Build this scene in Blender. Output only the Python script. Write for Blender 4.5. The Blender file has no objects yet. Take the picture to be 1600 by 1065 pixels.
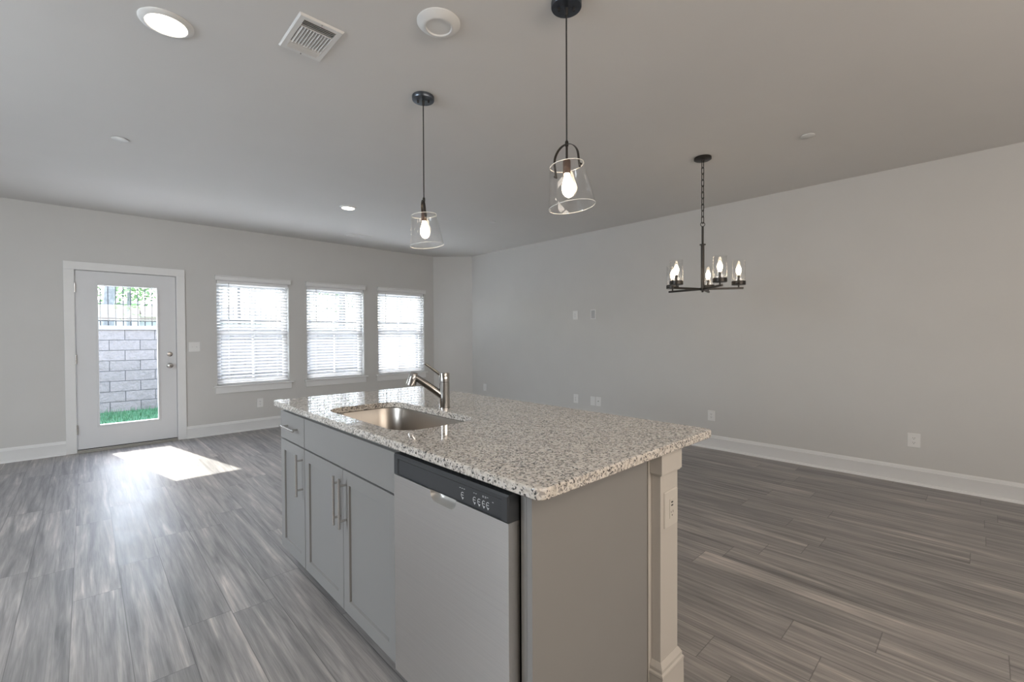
import bpy, bmesh, math, random
from mathutils import Vector, Matrix

random.seed(7)
SC = bpy.context.scene
COL = SC.collection
PI = math.pi

# ------------------------------------------------------------------ camera
D, W, CEIL, CT = 6.951, 5.130, 2.725, 0.922        # window wall y, right wall x, ceiling, counter top
LEFT, BACK = -3.2, -3.6
CAM_H, F_PX = 1.2946, 701.87
cam_d = bpy.data.cameras.new('camera')
cam_d.sensor_fit = 'HORIZONTAL'
cam_d.sensor_width = 36.0
cam_d.lens = F_PX / 1600 * 36.0
cam_d.clip_start = 0.05
cam_d.clip_end = 400
cam = bpy.data.objects.new('camera', cam_d)
COL.objects.link(cam)
Rv = Vector((0.72483515, -0.68890643, -0.00468248))
Uv = Vector((0.0128705, 0.00674548, 0.99989442))
Fv = Vector((0.68880211, 0.72481889, -0.01375593))
m = Matrix.Identity(4)
for i in range(3):
    m[i][0], m[i][1], m[i][2] = Rv[i], Uv[i], -Fv[i]
m[0][3], m[1][3], m[2][3] = 0, 0, CAM_H
cam.matrix_world = m
SC.camera = cam

# ------------------------------------------------------------------ view and light
SC.view_settings.view_transform = 'Standard'
SC.view_settings.look = 'None'
SC.view_settings.gamma = 1.0
SC.view_settings.use_curve_mapping = False
SC.view_settings.exposure = 0.26

world = bpy.data.worlds.new('world')
SC.world = world
world.use_nodes = True
wn = world.node_tree.nodes
wl = world.node_tree.links
wn.clear()
wo = wn.new('ShaderNodeOutputWorld')
bg = wn.new('ShaderNodeBackground')
sky = wn.new('ShaderNodeTexSky')
sky.sky_type = 'NISHITA'
sky.sun_disc = False
sky.sun_elevation = math.radians(42)
sky.sun_rotation = math.radians(-13)
mixw = wn.new('ShaderNodeMix')
mixw.data_type = 'RGBA'
mixw.inputs[0].default_value = 0.35
skym = wn.new('ShaderNodeVectorMath')
skym.operation = 'SCALE'
skym.inputs['Scale'].default_value = 0.30
wl.new(sky.outputs[0], skym.inputs[0])
wl.new(skym.outputs[0], mixw.inputs[6])
mixw.inputs[7].default_value = (1.0, 1.0, 1.0, 1)
wl.new(mixw.outputs[2], bg.inputs[0])
bg.inputs[1].default_value = 6.5
wl.new(bg.outputs[0], wo.inputs[0])

sun_d = bpy.data.lights.new('sun', 'SUN')
sun_d.energy = 10.0
sun_d.angle = math.radians(0.8)
sun_d.color = (1.0, 0.96, 0.88)
sun = bpy.data.objects.new('sun', sun_d)
COL.objects.link(sun)
sun.rotation_euler = Vector((0.245, -1.074, -1.0)).to_track_quat('-Z', 'Y').to_euler()


def area(name, loc, target, sx, sy, watts, color):
    d = bpy.data.lights.new(name, 'AREA')
    d.shape = 'RECTANGLE'
    d.size, d.size_y = sx, sy
    d.energy = watts
    d.color = color
    o = bpy.data.objects.new(name, d)
    COL.objects.link(o)
    o.location = loc
    o.rotation_euler = (Vector(target) - Vector(loc)).to_track_quat('-Z', 'Y').to_euler()
    return o


WARM = (1.0, 0.88, 0.76)
# the kitchen's own lamp behind the camera, then unseen fill lights added around it
area('kitchen_lamp', (0.6, -1.6, 2.60), (0.6, -1.6, 0), 2.6, 1.6, 22, WARM)
area('ceiling_fill', (1.1, -2.4, 1.95), (1.3, -0.6, 2.9), 4.0, 0.5, 68, WARM)  # added fill aimed upwards to brighten the ceiling, no known fixture
area('front_fill', (1.8, -3.4, 1.3), (1.9, 2.0, 1.6), 5.5, 1.8, 12, (1.0, 0.93, 0.86))  # added warm fill from behind the camera, no known window
area('side_fill', (-3.15, 2.4, 1.15), (1.2, 2.6, 0.4), 4.2, 1.5, 22, (0.82, 0.91, 1.0))  # added cool fill from the left for floor and cabinet fronts
area('left_down_fill', (-1.9, 2.8, 2.58), (0.7, 3.8, 0.0), 1.0, 3.8, 155, (0.83, 0.92, 1.0))  # added cool fill from above, lifts the left floor and right wall

BULB_W = 20.0
LENS_W = 14.0

# ------------------------------------------------------------------ materials


def new_mat(name):
    mt = bpy.data.materials.new(name)
    mt.use_nodes = True
    nt = mt.node_tree
    return mt, nt, nt.nodes['Principled BSDF']


def N(nt, typ, **kw):
    n = nt.nodes.new(typ)
    for k, v in kw.items():
        setattr(n, k, v)
    return n


def math_node(nt, op, a, b=None, c=None):
    n = N(nt, 'ShaderNodeMath', operation=op)
    for i, v in enumerate((a, b, c)):
        if v is None:
            continue
        if isinstance(v, (int, float)):
            n.inputs[i].default_value = v
        else:
            nt.links.new(v, n.inputs[i])
    return n.outputs[0]


def ramp(nt, fac, stops, interp='LINEAR'):
    r = N(nt, 'ShaderNodeValToRGB')
    r.color_ramp.interpolation = interp
    el = r.color_ramp.elements
    while len(el) < len(stops):
        el.new(0.5)
    for e, (p, c) in zip(el, stops):
        e.position = p
        e.color = (*c, 1) if len(c) == 3 else c
    nt.links.new(fac, r.inputs[0])
    return r.outputs[0]


def mixc(nt, fac, a, b, blend='MIX'):
    n = N(nt, 'ShaderNodeMix', data_type='RGBA', blend_type=blend)
    for i, v in ((0, fac), (6, a), (7, b)):
        if isinstance(v, (int, float)):
            n.inputs[i].default_value = v
        elif isinstance(v, tuple):
            n.inputs[i].default_value = (*v, 1)
        else:
            nt.links.new(v, n.inputs[i])
    return n.outputs[2]


def simple(name, col, rough=0.5, metal=0.0, var=0.03, scale=8.0, bump=0.0, bscale=200.0, spec=0.5, coat=0.0):
    """paint / metal / plastic with a faint procedural mottling"""
    mt, nt, b = new_mat(name)
    tc = N(nt, 'ShaderNodeTexCoord')
    nz = N(nt, 'ShaderNodeTexNoise')
    nz.inputs['Scale'].default_value = scale
    nz.inputs['Detail'].default_value = 4
    nt.links.new(tc.outputs['Object'], nz.inputs['Vector'])
    lo = tuple(max(0, c * (1 - var)) for c in col)
    hi = tuple(min(1, c * (1 + var)) for c in col)
    nt.links.new(ramp(nt, nz.outputs['Fac'], [(0.3, lo), (0.7, hi)]), b.inputs['Base Color'])
    b.inputs['Roughness'].default_value = rough
    b.inputs['Metallic'].default_value = metal
    b.inputs['Specular IOR Level'].default_value = spec
    b.inputs['Coat Weight'].default_value = coat
    if bump:
        n2 = N(nt, 'ShaderNodeTexNoise')
        n2.inputs['Scale'].default_value = bscale
        nt.links.new(tc.outputs['Object'], n2.inputs['Vector'])
        bp = N(nt, 'ShaderNodeBump')
        bp.inputs['Strength'].default_value = bump
        bp.inputs['Distance'].default_value = 0.002
        nt.links.new(n2.outputs['Fac'], bp.inputs['Height'])
        nt.links.new(bp.outputs['Normal'], b.inputs['Normal'])
    return mt


def brushed(name, col, rough, axis, stretch=90.0):
    """brushed metal, the grain running along the given axis"""
    mt, nt, b = new_mat(name)
    tc = N(nt, 'ShaderNodeTexCoord')
    mp = N(nt, 'ShaderNodeMapping')
    sc = [stretch * 6] * 3
    sc[axis] = 2.0
    mp.inputs['Scale'].default_value = sc
    nt.links.new(tc.outputs['Object'], mp.inputs['Vector'])
    nz = N(nt, 'ShaderNodeTexNoise')
    nz.inputs['Scale'].default_value = 1.0
    nz.inputs['Detail'].default_value = 3
    nt.links.new(mp.outputs[0], nz.inputs['Vector'])
    nt.links.new(ramp(nt, nz.outputs['Fac'], [(0.3, tuple(c * 0.93 for c in col)), (0.7, col)]), b.inputs['Base Color'])
    r = N(nt, 'ShaderNodeMapRange')
    r.inputs['To Min'].default_value = rough * 0.85
    r.inputs['To Max'].default_value = rough * 1.15
    nt.links.new(nz.outputs['Fac'], r.inputs['Value'])
    nt.links.new(r.outputs[0], b.inputs['Roughness'])
    b.inputs['Metallic'].default_value = 1.0
    return mt


def glass_mat(name, tint=(1, 1, 1), rough=0.0, edge=0.9, base=0.03):
    """thin clear glass: transparent, mirror-like towards grazing angles"""
    mt = bpy.data.materials.new(name)
    mt.use_nodes = True
    nt = mt.node_tree
    nt.nodes.clear()
    out = N(nt, 'ShaderNodeOutputMaterial')
    tr = N(nt, 'ShaderNodeBsdfTransparent')
    tr.inputs[0].default_value = (*tint, 1)
    gl = N(nt, 'ShaderNodeBsdfGlossy')
    gl.inputs['Roughness'].default_value = rough
    lw = N(nt, 'ShaderNodeLayerWeight')
    lw.inputs['Blend'].default_value = 0.35
    p = math_node(nt, 'POWER', lw.outputs['Facing'], 3.0)
    f = math_node(nt, 'MULTIPLY_ADD', p, edge - base, base)
    mx = N(nt, 'ShaderNodeMixShader')
    nt.links.new(f, mx.inputs[0])
    nt.links.new(tr.outputs[0], mx.inputs[1])
    nt.links.new(gl.outputs[0], mx.inputs[2])
    nt.links.new(mx.outputs[0], out.inputs[0])
    return mt


def emit(name, col, strength):
    mt = bpy.data.materials.new(name)
    mt.use_nodes = True
    nt = mt.node_tree
    nt.nodes.clear()
    out = N(nt, 'ShaderNodeOutputMaterial')
    e = N(nt, 'ShaderNodeEmission')
    e.inputs[0].default_value = (*col, 1)
    e.inputs[1].default_value = strength
    nt.links.new(e.outputs[0], out.inputs[0])
    return mt


def floor_mat():
    mt, nt, b = new_mat('grey_wood_planks')
    tc = N(nt, 'ShaderNodeTexCoord')
    sx = N(nt, 'ShaderNodeSeparateXYZ')
    nt.links.new(tc.outputs['Object'], sx.inputs[0])
    X, Y = sx.outputs[0], sx.outputs[1]
    PWD, PLN = 0.182, 1.215
    u = math_node(nt, 'DIVIDE', math_node(nt, 'SUBTRACT', X, 0.12), PWD)
    row = math_node(nt, 'FLOOR', u)
    wr = N(nt, 'ShaderNodeTexWhiteNoise', noise_dimensions='1D')
    nt.links.new(math_node(nt, 'ADD', row, 17.3), wr.inputs['W'])
    v = math_node(nt, 'ADD', math_node(nt, 'DIVIDE', Y, PLN), wr.outputs['Value'])
    colid = math_node(nt, 'FLOOR', v)
    cv = N(nt, 'ShaderNodeCombineXYZ')
    nt.links.new(row, cv.inputs[0])
    nt.links.new(colid, cv.inputs[1])
    wp = N(nt, 'ShaderNodeTexWhiteNoise', noise_dimensions='2D')
    nt.links.new(cv.outputs[0], wp.inputs['Vector'])
    tone = wp.outputs['Value']
    # coordinates of the figure: each plank carries its own piece of grain
    off = math_node(nt, 'MULTIPLY', tone, 37.0)

    def grain(sxx, syy, detail, seed, dist=0.0):
        c = N(nt, 'ShaderNodeCombineXYZ')
        nt.links.new(math_node(nt, 'MULTIPLY', X, sxx), c.inputs[0])
        nt.links.new(math_node(nt, 'MULTIPLY', Y, syy), c.inputs[1])
        nt.links.new(math_node(nt, 'ADD', off, seed), c.inputs[2])
        n = N(nt, 'ShaderNodeTexNoise')
        n.inputs['Scale'].default_value = 1.0
        n.inputs['Detail'].default_value = detail
        n.inputs['Distortion'].default_value = dist
        nt.links.new(c.outputs[0], n.inputs['Vector'])
        return n.outputs['Fac']
    g1 = grain(19.0, 1.1, 4, 0.0, 1.1)        # broad stripes
    g2 = grain(70.0, 2.5, 4, 5.0, 0.6)        # fine grain
    g3 = grain(260.0, 8.0, 2, 9.0)            # pores
    g4 = grain(5.0, 2.2, 3, 3.0)              # cloudy wear
    base = ramp(nt, g1, [(0.27, (0.150, 0.143, 0.140)), (0.44, (0.262, 0.250, 0.243)),
                         (0.60, (0.345, 0.325, 0.312)), (0.74, (0.54, 0.495, 0.46))])
    base = mixc(nt, 0.55, base, ramp(nt, g2, [(0.3, (0.55, 0.55, 0.55)), (0.7, (1.25, 1.22, 1.2))]), 'MULTIPLY')
    base = mixc(nt, 0.35, base, ramp(nt, g3, [(0.35, (0.6, 0.6, 0.6)), (0.6, (1.1, 1.1, 1.1))]), 'MULTIPLY')
    base = mixc(nt, 0.5, base, ramp(nt, g4, [(0.3, (0.75, 0.75, 0.76)), (0.7, (1.2, 1.19, 1.18))]), 'MULTIPLY')
    base = mixc(nt, 0.6, base, ramp(nt, tone, [(0.0, (0.80, 0.80, 0.81)), (1.0, (1.22, 1.2, 1.18))]), 'MULTIPLY')
    fu = math_node(nt, 'FRACT', u)
    fv = math_node(nt, 'FRACT', v)
    eu = math_node(nt, 'MINIMUM', fu, math_node(nt, 'SUBTRACT', 1.0, fu))
    ev = math_node(nt, 'MINIMUM', fv, math_node(nt, 'SUBTRACT', 1.0, fv))
    gap = math_node(nt, 'MAXIMUM', math_node(nt, 'LESS_THAN', eu, 0.0095), math_node(nt, 'LESS_THAN', ev, 0.0014))
    base = mixc(nt, math_node(nt, 'MULTIPLY', gap, 0.55), base, (0.035, 0.034, 0.034))
    nt.links.new(base, b.inputs['Base Color'])
    rr = N(nt, 'ShaderNodeMapRange')
    rr.inputs['To Min'].default_value = 0.33
    rr.inputs['To Max'].default_value = 0.52
    nt.links.new(g4, rr.inputs['Value'])
    nt.links.new(rr.outputs[0], b.inputs['Roughness'])
    b.inputs['Specular IOR Level'].default_value = 0.95
    h = math_node(nt, 'ADD', math_node(nt, 'MULTIPLY', g2, 0.5), math_node(nt, 'MULTIPLY', g3, 0.5))
    h = math_node(nt, 'SUBTRACT', h, math_node(nt, 'MULTIPLY', gap, 0.9))
    bp = N(nt, 'ShaderNodeBump')
    bp.inputs['Strength'].default_value = 0.28
    bp.inputs['Distance'].default_value = 0.0015
    nt.links.new(h, bp.inputs['Height'])
    nt.links.new(bp.outputs['Normal'], b.inputs['Normal'])
    return mt


def granite_mat():
    mt, nt, b = new_mat('speckled_granite')
    tc = N(nt, 'ShaderNodeTexCoord')
    wob = N(nt, 'ShaderNodeTexNoise')
    wob.inputs['Scale'].default_value = 60
    wob.inputs['Detail'].default_value = 3
    nt.links.new(tc.outputs['Object'], wob.inputs['Vector'])
    va = N(nt, 'ShaderNodeVectorMath', operation='MULTIPLY_ADD')
    nt.links.new(wob.outputs['Color'], va.inputs[0])
    va.inputs[1].default_value = (0.012, 0.012, 0.012)
    nt.links.new(tc.outputs['Object'], va.inputs[2])

    def vor(scale):
        v = N(nt, 'ShaderNodeTexVoronoi')
        v.inputs['Scale'].default_value = scale
        nt.links.new(va.outputs[0], v.inputs['Vector'])
        s = N(nt, 'ShaderNodeSeparateColor')
        nt.links.new(v.outputs['Color'], s.inputs[0])
        return s
    big = vor(125)
    small = vor(210)
    cloud = N(nt, 'ShaderNodeTexNoise')
    cloud.inputs['Scale'].default_value = 7
    cloud.inputs['Detail'].default_value = 3
    nt.links.new(tc.outputs['Object'], cloud.inputs['Vector'])
    base = ramp(nt, big.outputs[0], [(0.0, (0.66, 0.615, 0.56)), (0.30, (0.57, 0.53, 0.475)), (0.52, (0.48, 0.435, 0.385)),
                                     (0.68, (0.36, 0.335, 0.315)), (0.80, (0.64, 0.61, 0.57))], 'CONSTANT')
    dark = ramp(nt, small.outputs[1], [(0.0, (0.07, 0.066, 0.065)), (0.075, (0.20, 0.19, 0.18)), (0.17, (0.31, 0.29, 0.27)),
                                       (0.30, (1, 1, 1))], 'CONSTANT')
    isd = math_node(nt, 'LESS_THAN', small.outputs[1], math_node(nt, 'MULTIPLY', cloud.outputs['Fac'], 0.48))
    isd = math_node(nt, 'MULTIPLY', isd, math_node(nt, 'LESS_THAN', small.outputs[1], 0.30))
    nt.links.new(mixc(nt, isd, base, dark), b.inputs['Base Color'])
    b.inputs['Roughness'].default_value = 0.025
    b.inputs['Specular IOR Level'].default_value = 0.6
    return mt


def block_mat():
    mt, nt, b = new_mat('pale_split_face_blocks')
    tc = N(nt, 'ShaderNodeTexCoord')
    sx = N(nt, 'ShaderNodeSeparateXYZ')
    nt.links.new(tc.outputs['Object'], sx.inputs[0])
    cx = N(nt, 'ShaderNodeCombineXYZ')
    nt.links.new(sx.outputs[0], cx.inputs[0])
    nt.links.new(sx.outputs[2], cx.inputs[1])
    br = N(nt, 'ShaderNodeTexBrick')
    br.offset = 0.5
    br.inputs['Scale'].default_value = 1.0
    br.inputs['Brick Width'].default_value = 0.457
    br.inputs['Row Height'].default_value = 0.198
    br.inputs['Mortar Size'].default_value = 0.006
    br.inputs['Mortar Smooth'].default_value = 0.2
    br.inputs['Color1'].default_value = (0.172, 0.160, 0.158, 1)
    br.inputs['Color2'].default_value = (0.195, 0.180, 0.178, 1)
    br.inputs['Mortar'].default_value = (0.055, 0.054, 0.057, 1)
    nt.links.new(cx.outputs[0], br.inputs['Vector'])
    nz = N(nt, 'ShaderNodeTexNoise')
    nz.inputs['Scale'].default_value = 16
    nz.inputs['Detail'].default_value = 6
    nt.links.new(tc.outputs['Object'], nz.inputs['Vector'])
    c = mixc(nt, 0.5, br.outputs['Color'], ramp(nt, nz.outputs['Fac'], [(0.3, (0.8, 0.8, 0.8)), (0.7, (1.12, 1.12, 1.12))]), 'MULTIPLY')
    nt.links.new(c, b.inputs['Base Color'])
    b.inputs['Roughness'].default_value = 0.9
    bp = N(nt, 'ShaderNodeBump')
    bp.inputs['Strength'].default_value = 0.9
    bp.inputs['Distance'].default_value = 0.03
    nt.links.new(math_node(nt, 'SUBTRACT', nz.outputs['Fac'], math_node(nt, 'MULTIPLY', br.outputs['Fac'], 0.6)), bp.inputs['Height'])
    nt.links.new(bp.outputs['Normal'], b.inputs['Normal'])
    return mt


def blind_mat():
    mt = bpy.data.materials.new('white_blind_slat')
    mt.use_nodes = True
    nt = mt.node_tree
    b = nt.nodes['Principled BSDF']
    tc = N(nt, 'ShaderNodeTexCoord')
    nz = N(nt, 'ShaderNodeTexNoise')
    nz.inputs['Scale'].default_value = 12
    nt.links.new(tc.outputs['Object'], nz.inputs['Vector'])
    nt.links.new(ramp(nt, nz.outputs['Fac'], [(0.3, (0.64, 0.64, 0.64)), (0.7, (0.68, 0.68, 0.68))]), b.inputs['Base Color'])
    b.inputs['Roughness'].default_value = 0.45
    t = N(nt, 'ShaderNodeBsdfTranslucent')
    t.inputs[0].default_value = (0.74, 0.75, 0.76, 1)
    mx = N(nt, 'ShaderNodeMixShader')
    mx.inputs[0].default_value = 0.20
    nt.links.new(b.outputs[0], mx.inputs[1])
    nt.links.new(t.outputs[0], mx.inputs[2])
    nt.links.new(mx.outputs[0], nt.nodes['Material Output'].inputs[0])
    return mt


M = dict(
    wall=simple('warm_grey_wall_paint', (0.565, 0.555, 0.535), 0.6, var=0.012, scale=3, bump=0.06, bscale=350),
    ceil=simple('ceiling_paint', (0.70, 0.685, 0.665), 0.8, var=0.012, scale=2, bump=0.05, bscale=300),
    trim=simple('white_trim_paint', (0.73, 0.728, 0.72), 0.35, var=0.01),
    plate=simple('white_plate_plastic', (0.73, 0.725, 0.71), 0.35, var=0.01),
    slot=simple('dark_slot', (0.02, 0.02, 0.02), 0.6, var=0.1),
    recess=simple('grey_recess', (0.45, 0.45, 0.45), 0.6, var=0.05),
    floor=floor_mat(),
    granite=granite_mat(),
    cab=simple('grey_cabinet_paint', (0.24, 0.234, 0.226), 0.38, var=0.012, scale=5),
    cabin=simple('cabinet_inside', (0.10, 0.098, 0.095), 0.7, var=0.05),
    post=simple('post_paint', (0.50, 0.47, 0.43), 0.45, var=0.012),
    steel=brushed('brushed_stainless_steel', (0.73, 0.715, 0.70), 0.34, 1),
    sinksteel=brushed('satin_sink_steel', (0.42, 0.39, 0.355), 0.34, 2),
    nickel=simple('brushed_nickel', (0.55, 0.53, 0.51), 0.26, metal=1.0, var=0.04, scale=60),
    chrome=simple('polished_nickel', (0.44, 0.425, 0.41), 0.13, metal=1.0, var=0.02),
    blackpl=simple('charcoal_gloss_plastic', (0.045, 0.048, 0.052), 0.22, var=0.05),
    blackrub=simple('black_rubber', (0.012, 0.012, 0.012), 0.7, var=0.1),
    grip=simple('pale_satin_grip', (0.52, 0.50, 0.47), 0.35, metal=0.3, var=0.03),
    almond=simple('almond_plate_plastic', (0.55, 0.52, 0.475), 0.35, var=0.01),
    mark=simple('pale_printing', (0.55, 0.56, 0.57), 0.5, var=0.02),
    bronze=simple('dark_bronze', (0.035, 0.031, 0.028), 0.36, metal=0.6, var=0.15, scale=40),
    copper=simple('brown_socket', (0.10, 0.055, 0.038), 0.35, metal=0.6, var=0.1, scale=40),
    canopy=simple('dark_blue_black_metal', (0.13, 0.145, 0.17), 0.28, metal=0.95, var=0.1, scale=40),
    cordm=simple('black_cord', (0.015, 0.014, 0.013), 0.6, var=0.1),
    glass=glass_mat('clear_shade_glass', edge=0.8, base=0.055),
    rim=simple('ground_glass_edge', (0.85, 0.85, 0.84), 0.15, var=0.01, spec=1.0),  # whitened ground edge, the light glowing in the rim painted into it
    pane=glass_mat('window_glass', tint=(0.97, 0.98, 0.98), edge=0.5, base=0.02),
    bulb=emit('glowing_bulb', (1.0, 0.80, 0.56), BULB_W),
    candle=emit('glowing_candle_bulb', (1.0, 0.80, 0.56), BULB_W),
    lens=emit('lit_lens', (1.0, 0.86, 0.70), LENS_W),
    vinyl=simple('white_window_vinyl', (0.82, 0.82, 0.82), 0.4, var=0.01),
    slat=blind_mat(),
    ventm=simple('white_vent_metal', (0.74, 0.73, 0.71), 0.4, var=0.02),
    ventd=simple('duct_dark', (0.12, 0.12, 0.12), 0.7, var=0.05),
    alu=simple('threshold_metal', (0.42, 0.41, 0.39), 0.4, metal=0.7, var=0.04),
    doorp=simple('white_door_paint', (0.66, 0.665, 0.675), 0.4, var=0.01),
    block=block_mat(),
    capstone=simple('pale_capstone', (0.24, 0.23, 0.23), 0.9, var=0.08, scale=12, bump=0.4, bscale=40),
    iron=simple('dark_iron_paint', (0.016, 0.017, 0.021), 0.6, var=0.1),
    grass=simple('green_grass', (0.040, 0.135, 0.060), 0.8, var=0.35, scale=9),
    patio=simple('patio_concrete', (0.78, 0.77, 0.75), 0.9, var=0.06, scale=6, bump=0.2, bscale=60),
    bark=simple('grey_bark', (0.20, 0.185, 0.19), 0.9, var=0.25, scale=14, bump=0.6, bscale=30),
    leaf=simple('light_leaf', (0.20, 0.28, 0.13), 0.7, var=0.35, scale=3),
    siding=simple('pale_siding', (0.40, 0.39, 0.385), 0.8, var=0.04),
    shingle=simple('grey_shingle', (0.20, 0.195, 0.20), 0.9, var=0.15, scale=10),
)

# ------------------------------------------------------------------ mesh helpers


def root_loc(o):
    v = Vector((0, 0, 0))
    while o is not None:
        v += Vector(o.location)
        o = o.parent
    return v


def obj(name, bm, mt, parent=None, local=False, smooth=35, bevel=0.0, loc=None):
    """link a bmesh as one object; vertices are world coordinates unless local"""
    bmesh.ops.recalc_face_normals(bm, faces=bm.faces)
    if loc is None:
        loc = Vector((0, 0, 0))
    loc = Vector(loc)
    if not local:
        o_ = root_loc(parent) + loc
        for v in bm.verts:
            v.co -= o_
    me = bpy.data.meshes.new(name)
    bm.to_mesh(me)
    bm.free()
    if smooth:
        for p in me.polygons:
            p.use_smooth = True
        me.set_sharp_from_angle(angle=math.radians(smooth))
    me.materials.append(mt)
    o = bpy.data.objects.new(name, me)
    COL.objects.link(o)
    o.parent = parent
    o.location = loc
    if bevel:
        md = o.modifiers.new('bevel', 'BEVEL')
        md.width = bevel
        md.segments = 2
        md.limit_method = 'ANGLE'
        md.angle_limit = math.radians(40)
    return o


def tag(o, label, cat, group=None):
    o['label'] = label
    o['category'] = cat
    if group:
        o['group'] = group
    return o


def thing(name, label, cat, loc, group=None):
    o = bpy.data.objects.new(name, None)
    o.empty_display_size = 0.1
    COL.objects.link(o)
    o.location = loc
    return tag(o, label, cat, group)


def struct(name, bm=None, mt=None, parent=None, loc=(0, 0, 0), **kw):
    if bm is None:
        o = bpy.data.objects.new(name, None)
        COL.objects.link(o)
        o.location = loc
    else:
        o = obj(name, bm, mt, parent, **kw)
    o['kind'] = 'structure'
    return o


def box(bm, x0, x1, y0, y1, z0, z1):
    vs = [bm.verts.new(c) for c in ((x0, y0, z0), (x1, y0, z0), (x1, y1, z0), (x0, y1, z0),
                                    (x0, y0, z1), (x1, y0, z1), (x1, y1, z1), (x0, y1, z1))]
    for f in ((0, 3, 2, 1), (4, 5, 6, 7), (0, 1, 5, 4), (1, 2, 6, 5), (2, 3, 7, 6), (3, 0, 4, 7)):
        bm.faces.new([vs[i] for i in f])
    return vs


def B(*a):
    bm = bmesh.new()
    box(bm, *a)
    return bm


def lathe(bm, prof, segs=32, mat=None, close=False):
    """prof: (r, z) list round the z axis; ends capped where r > 0"""
    mat = mat or Matrix.Identity(4)
    rings = []
    for r, z in prof:
        if r < 1e-6:
            rings.append([bm.verts.new(mat @ Vector((0, 0, z)))])
        else:
            rings.append([bm.verts.new(mat @ Vector((r * math.cos(2 * PI * k / segs), r * math.sin(2 * PI * k / segs), z))) for k in range(segs)])
    pairs = list(zip(rings, rings[1:]))
    if close:
        pairs.append((rings[-1], rings[0]))
    for a, b in pairs:
        for k in range(segs):
            k2 = (k + 1) % segs
            if len(a) == 1 and len(b) == 1:
                continue
            if len(a) == 1:
                bm.faces.new((a[0], b[k], b[k2]))
            elif len(b) == 1:
                bm.faces.new((a[k], b[0], a[k2]))
            else:
                bm.faces.new((a[k], b[k], b[k2], a[k2]))
    if not close:
        for rg in (rings[0], rings[-1]):
            if len(rg) > 2:
                bm.faces.new(rg)
    return bm


def L(prof, segs=32, mat=None, close=False):
    return lathe(bmesh.new(), prof, segs, mat, close)


def sweep(bm, pts, section, closed=False, up=Vector((0, 0, 1))):
    """sweep a closed 2-D section (list of (a, b)) along points; a is sideways, b is along `up` side"""
    pts = [Vector(p) for p in pts]
    n = len(pts)
    rings = []
    for i, p in enumerate(pts):
        if closed:
            t = pts[(i + 1) % n] - pts[i - 1]
        else:
            t = pts[min(i + 1, n - 1)] - pts[max(i - 1, 0)]
        t.normalize()
        u = up
        if abs(t.dot(u)) > 0.98:
            u = Vector((1, 0, 0)) if abs(t.x) < 0.9 else Vector((0, 1, 0))
        s = t.cross(u).normalized()
        b = s.cross(t).normalized()
        sec = section(i / max(1, n - 1)) if callable(section) else section
        rings.append([bm.verts.new(p + s * a + b * c) for a, c in sec])
    k = len(rings[0])
    for i in range(n if closed else n - 1):
        a, b = rings[i], rings[(i + 1) % n]
        for j in range(k):
            bm.faces.new((a[j], a[(j + 1) % k], b[(j + 1) % k], b[j]))
    if not closed:
        bm.faces.new(rings[0])
        bm.faces.new(rings[-1])
    return bm


def circ(r, n=12):
    return [(r * math.cos(2 * PI * k / n), r * math.sin(2 * PI * k / n)) for k in range(n)]


def rect(w, h):
    return [(-w / 2, -h / 2), (w / 2, -h / 2), (w / 2, h / 2), (-w / 2, h / 2)]


def rrect(x0, x1, y0, y1, r, n=8):
    """rounded rectangle, counter-clockwise"""
    out = []
    for cx, cy, a0 in ((x1 - r, y0 + r, -PI / 2), (x1 - r, y1 - r, 0), (x0 + r, y1 - r, PI / 2), (x0 + r, y0 + r, PI)):
        for k in range(n + 1):
            a = a0 + PI / 2 * k / n
            out.append((cx + r * math.cos(a), cy + r * math.sin(a)))
    return out


def loops(bm, rings, cap0=False, cap1=False):
    vr = [[bm.verts.new(p) for p in r] for r in rings]
    k = len(vr[0])
    for a, b in zip(vr, vr[1:]):
        for j in range(k):
            bm.faces.new((a[j], a[(j + 1) % k], b[(j + 1) % k], b[j]))
    if cap0:
        bm.faces.new(vr[0])
    if cap1:
        bm.faces.new(vr[-1])
    return vr


def fill_between(bm, outer, inner):
    """flat face with a hole between two loops of verts"""
    es = []
    for lp in (outer, inner):
        for i in range(len(lp)):
            a, b = lp[i], lp[(i + 1) % len(lp)]
            e = bm.edges.get((a, b)) or bm.edges.new((a, b))
            es.append(e)
    bmesh.ops.triangle_fill(bm, use_beauty=True, use_dissolve=False, edges=es)


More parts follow.
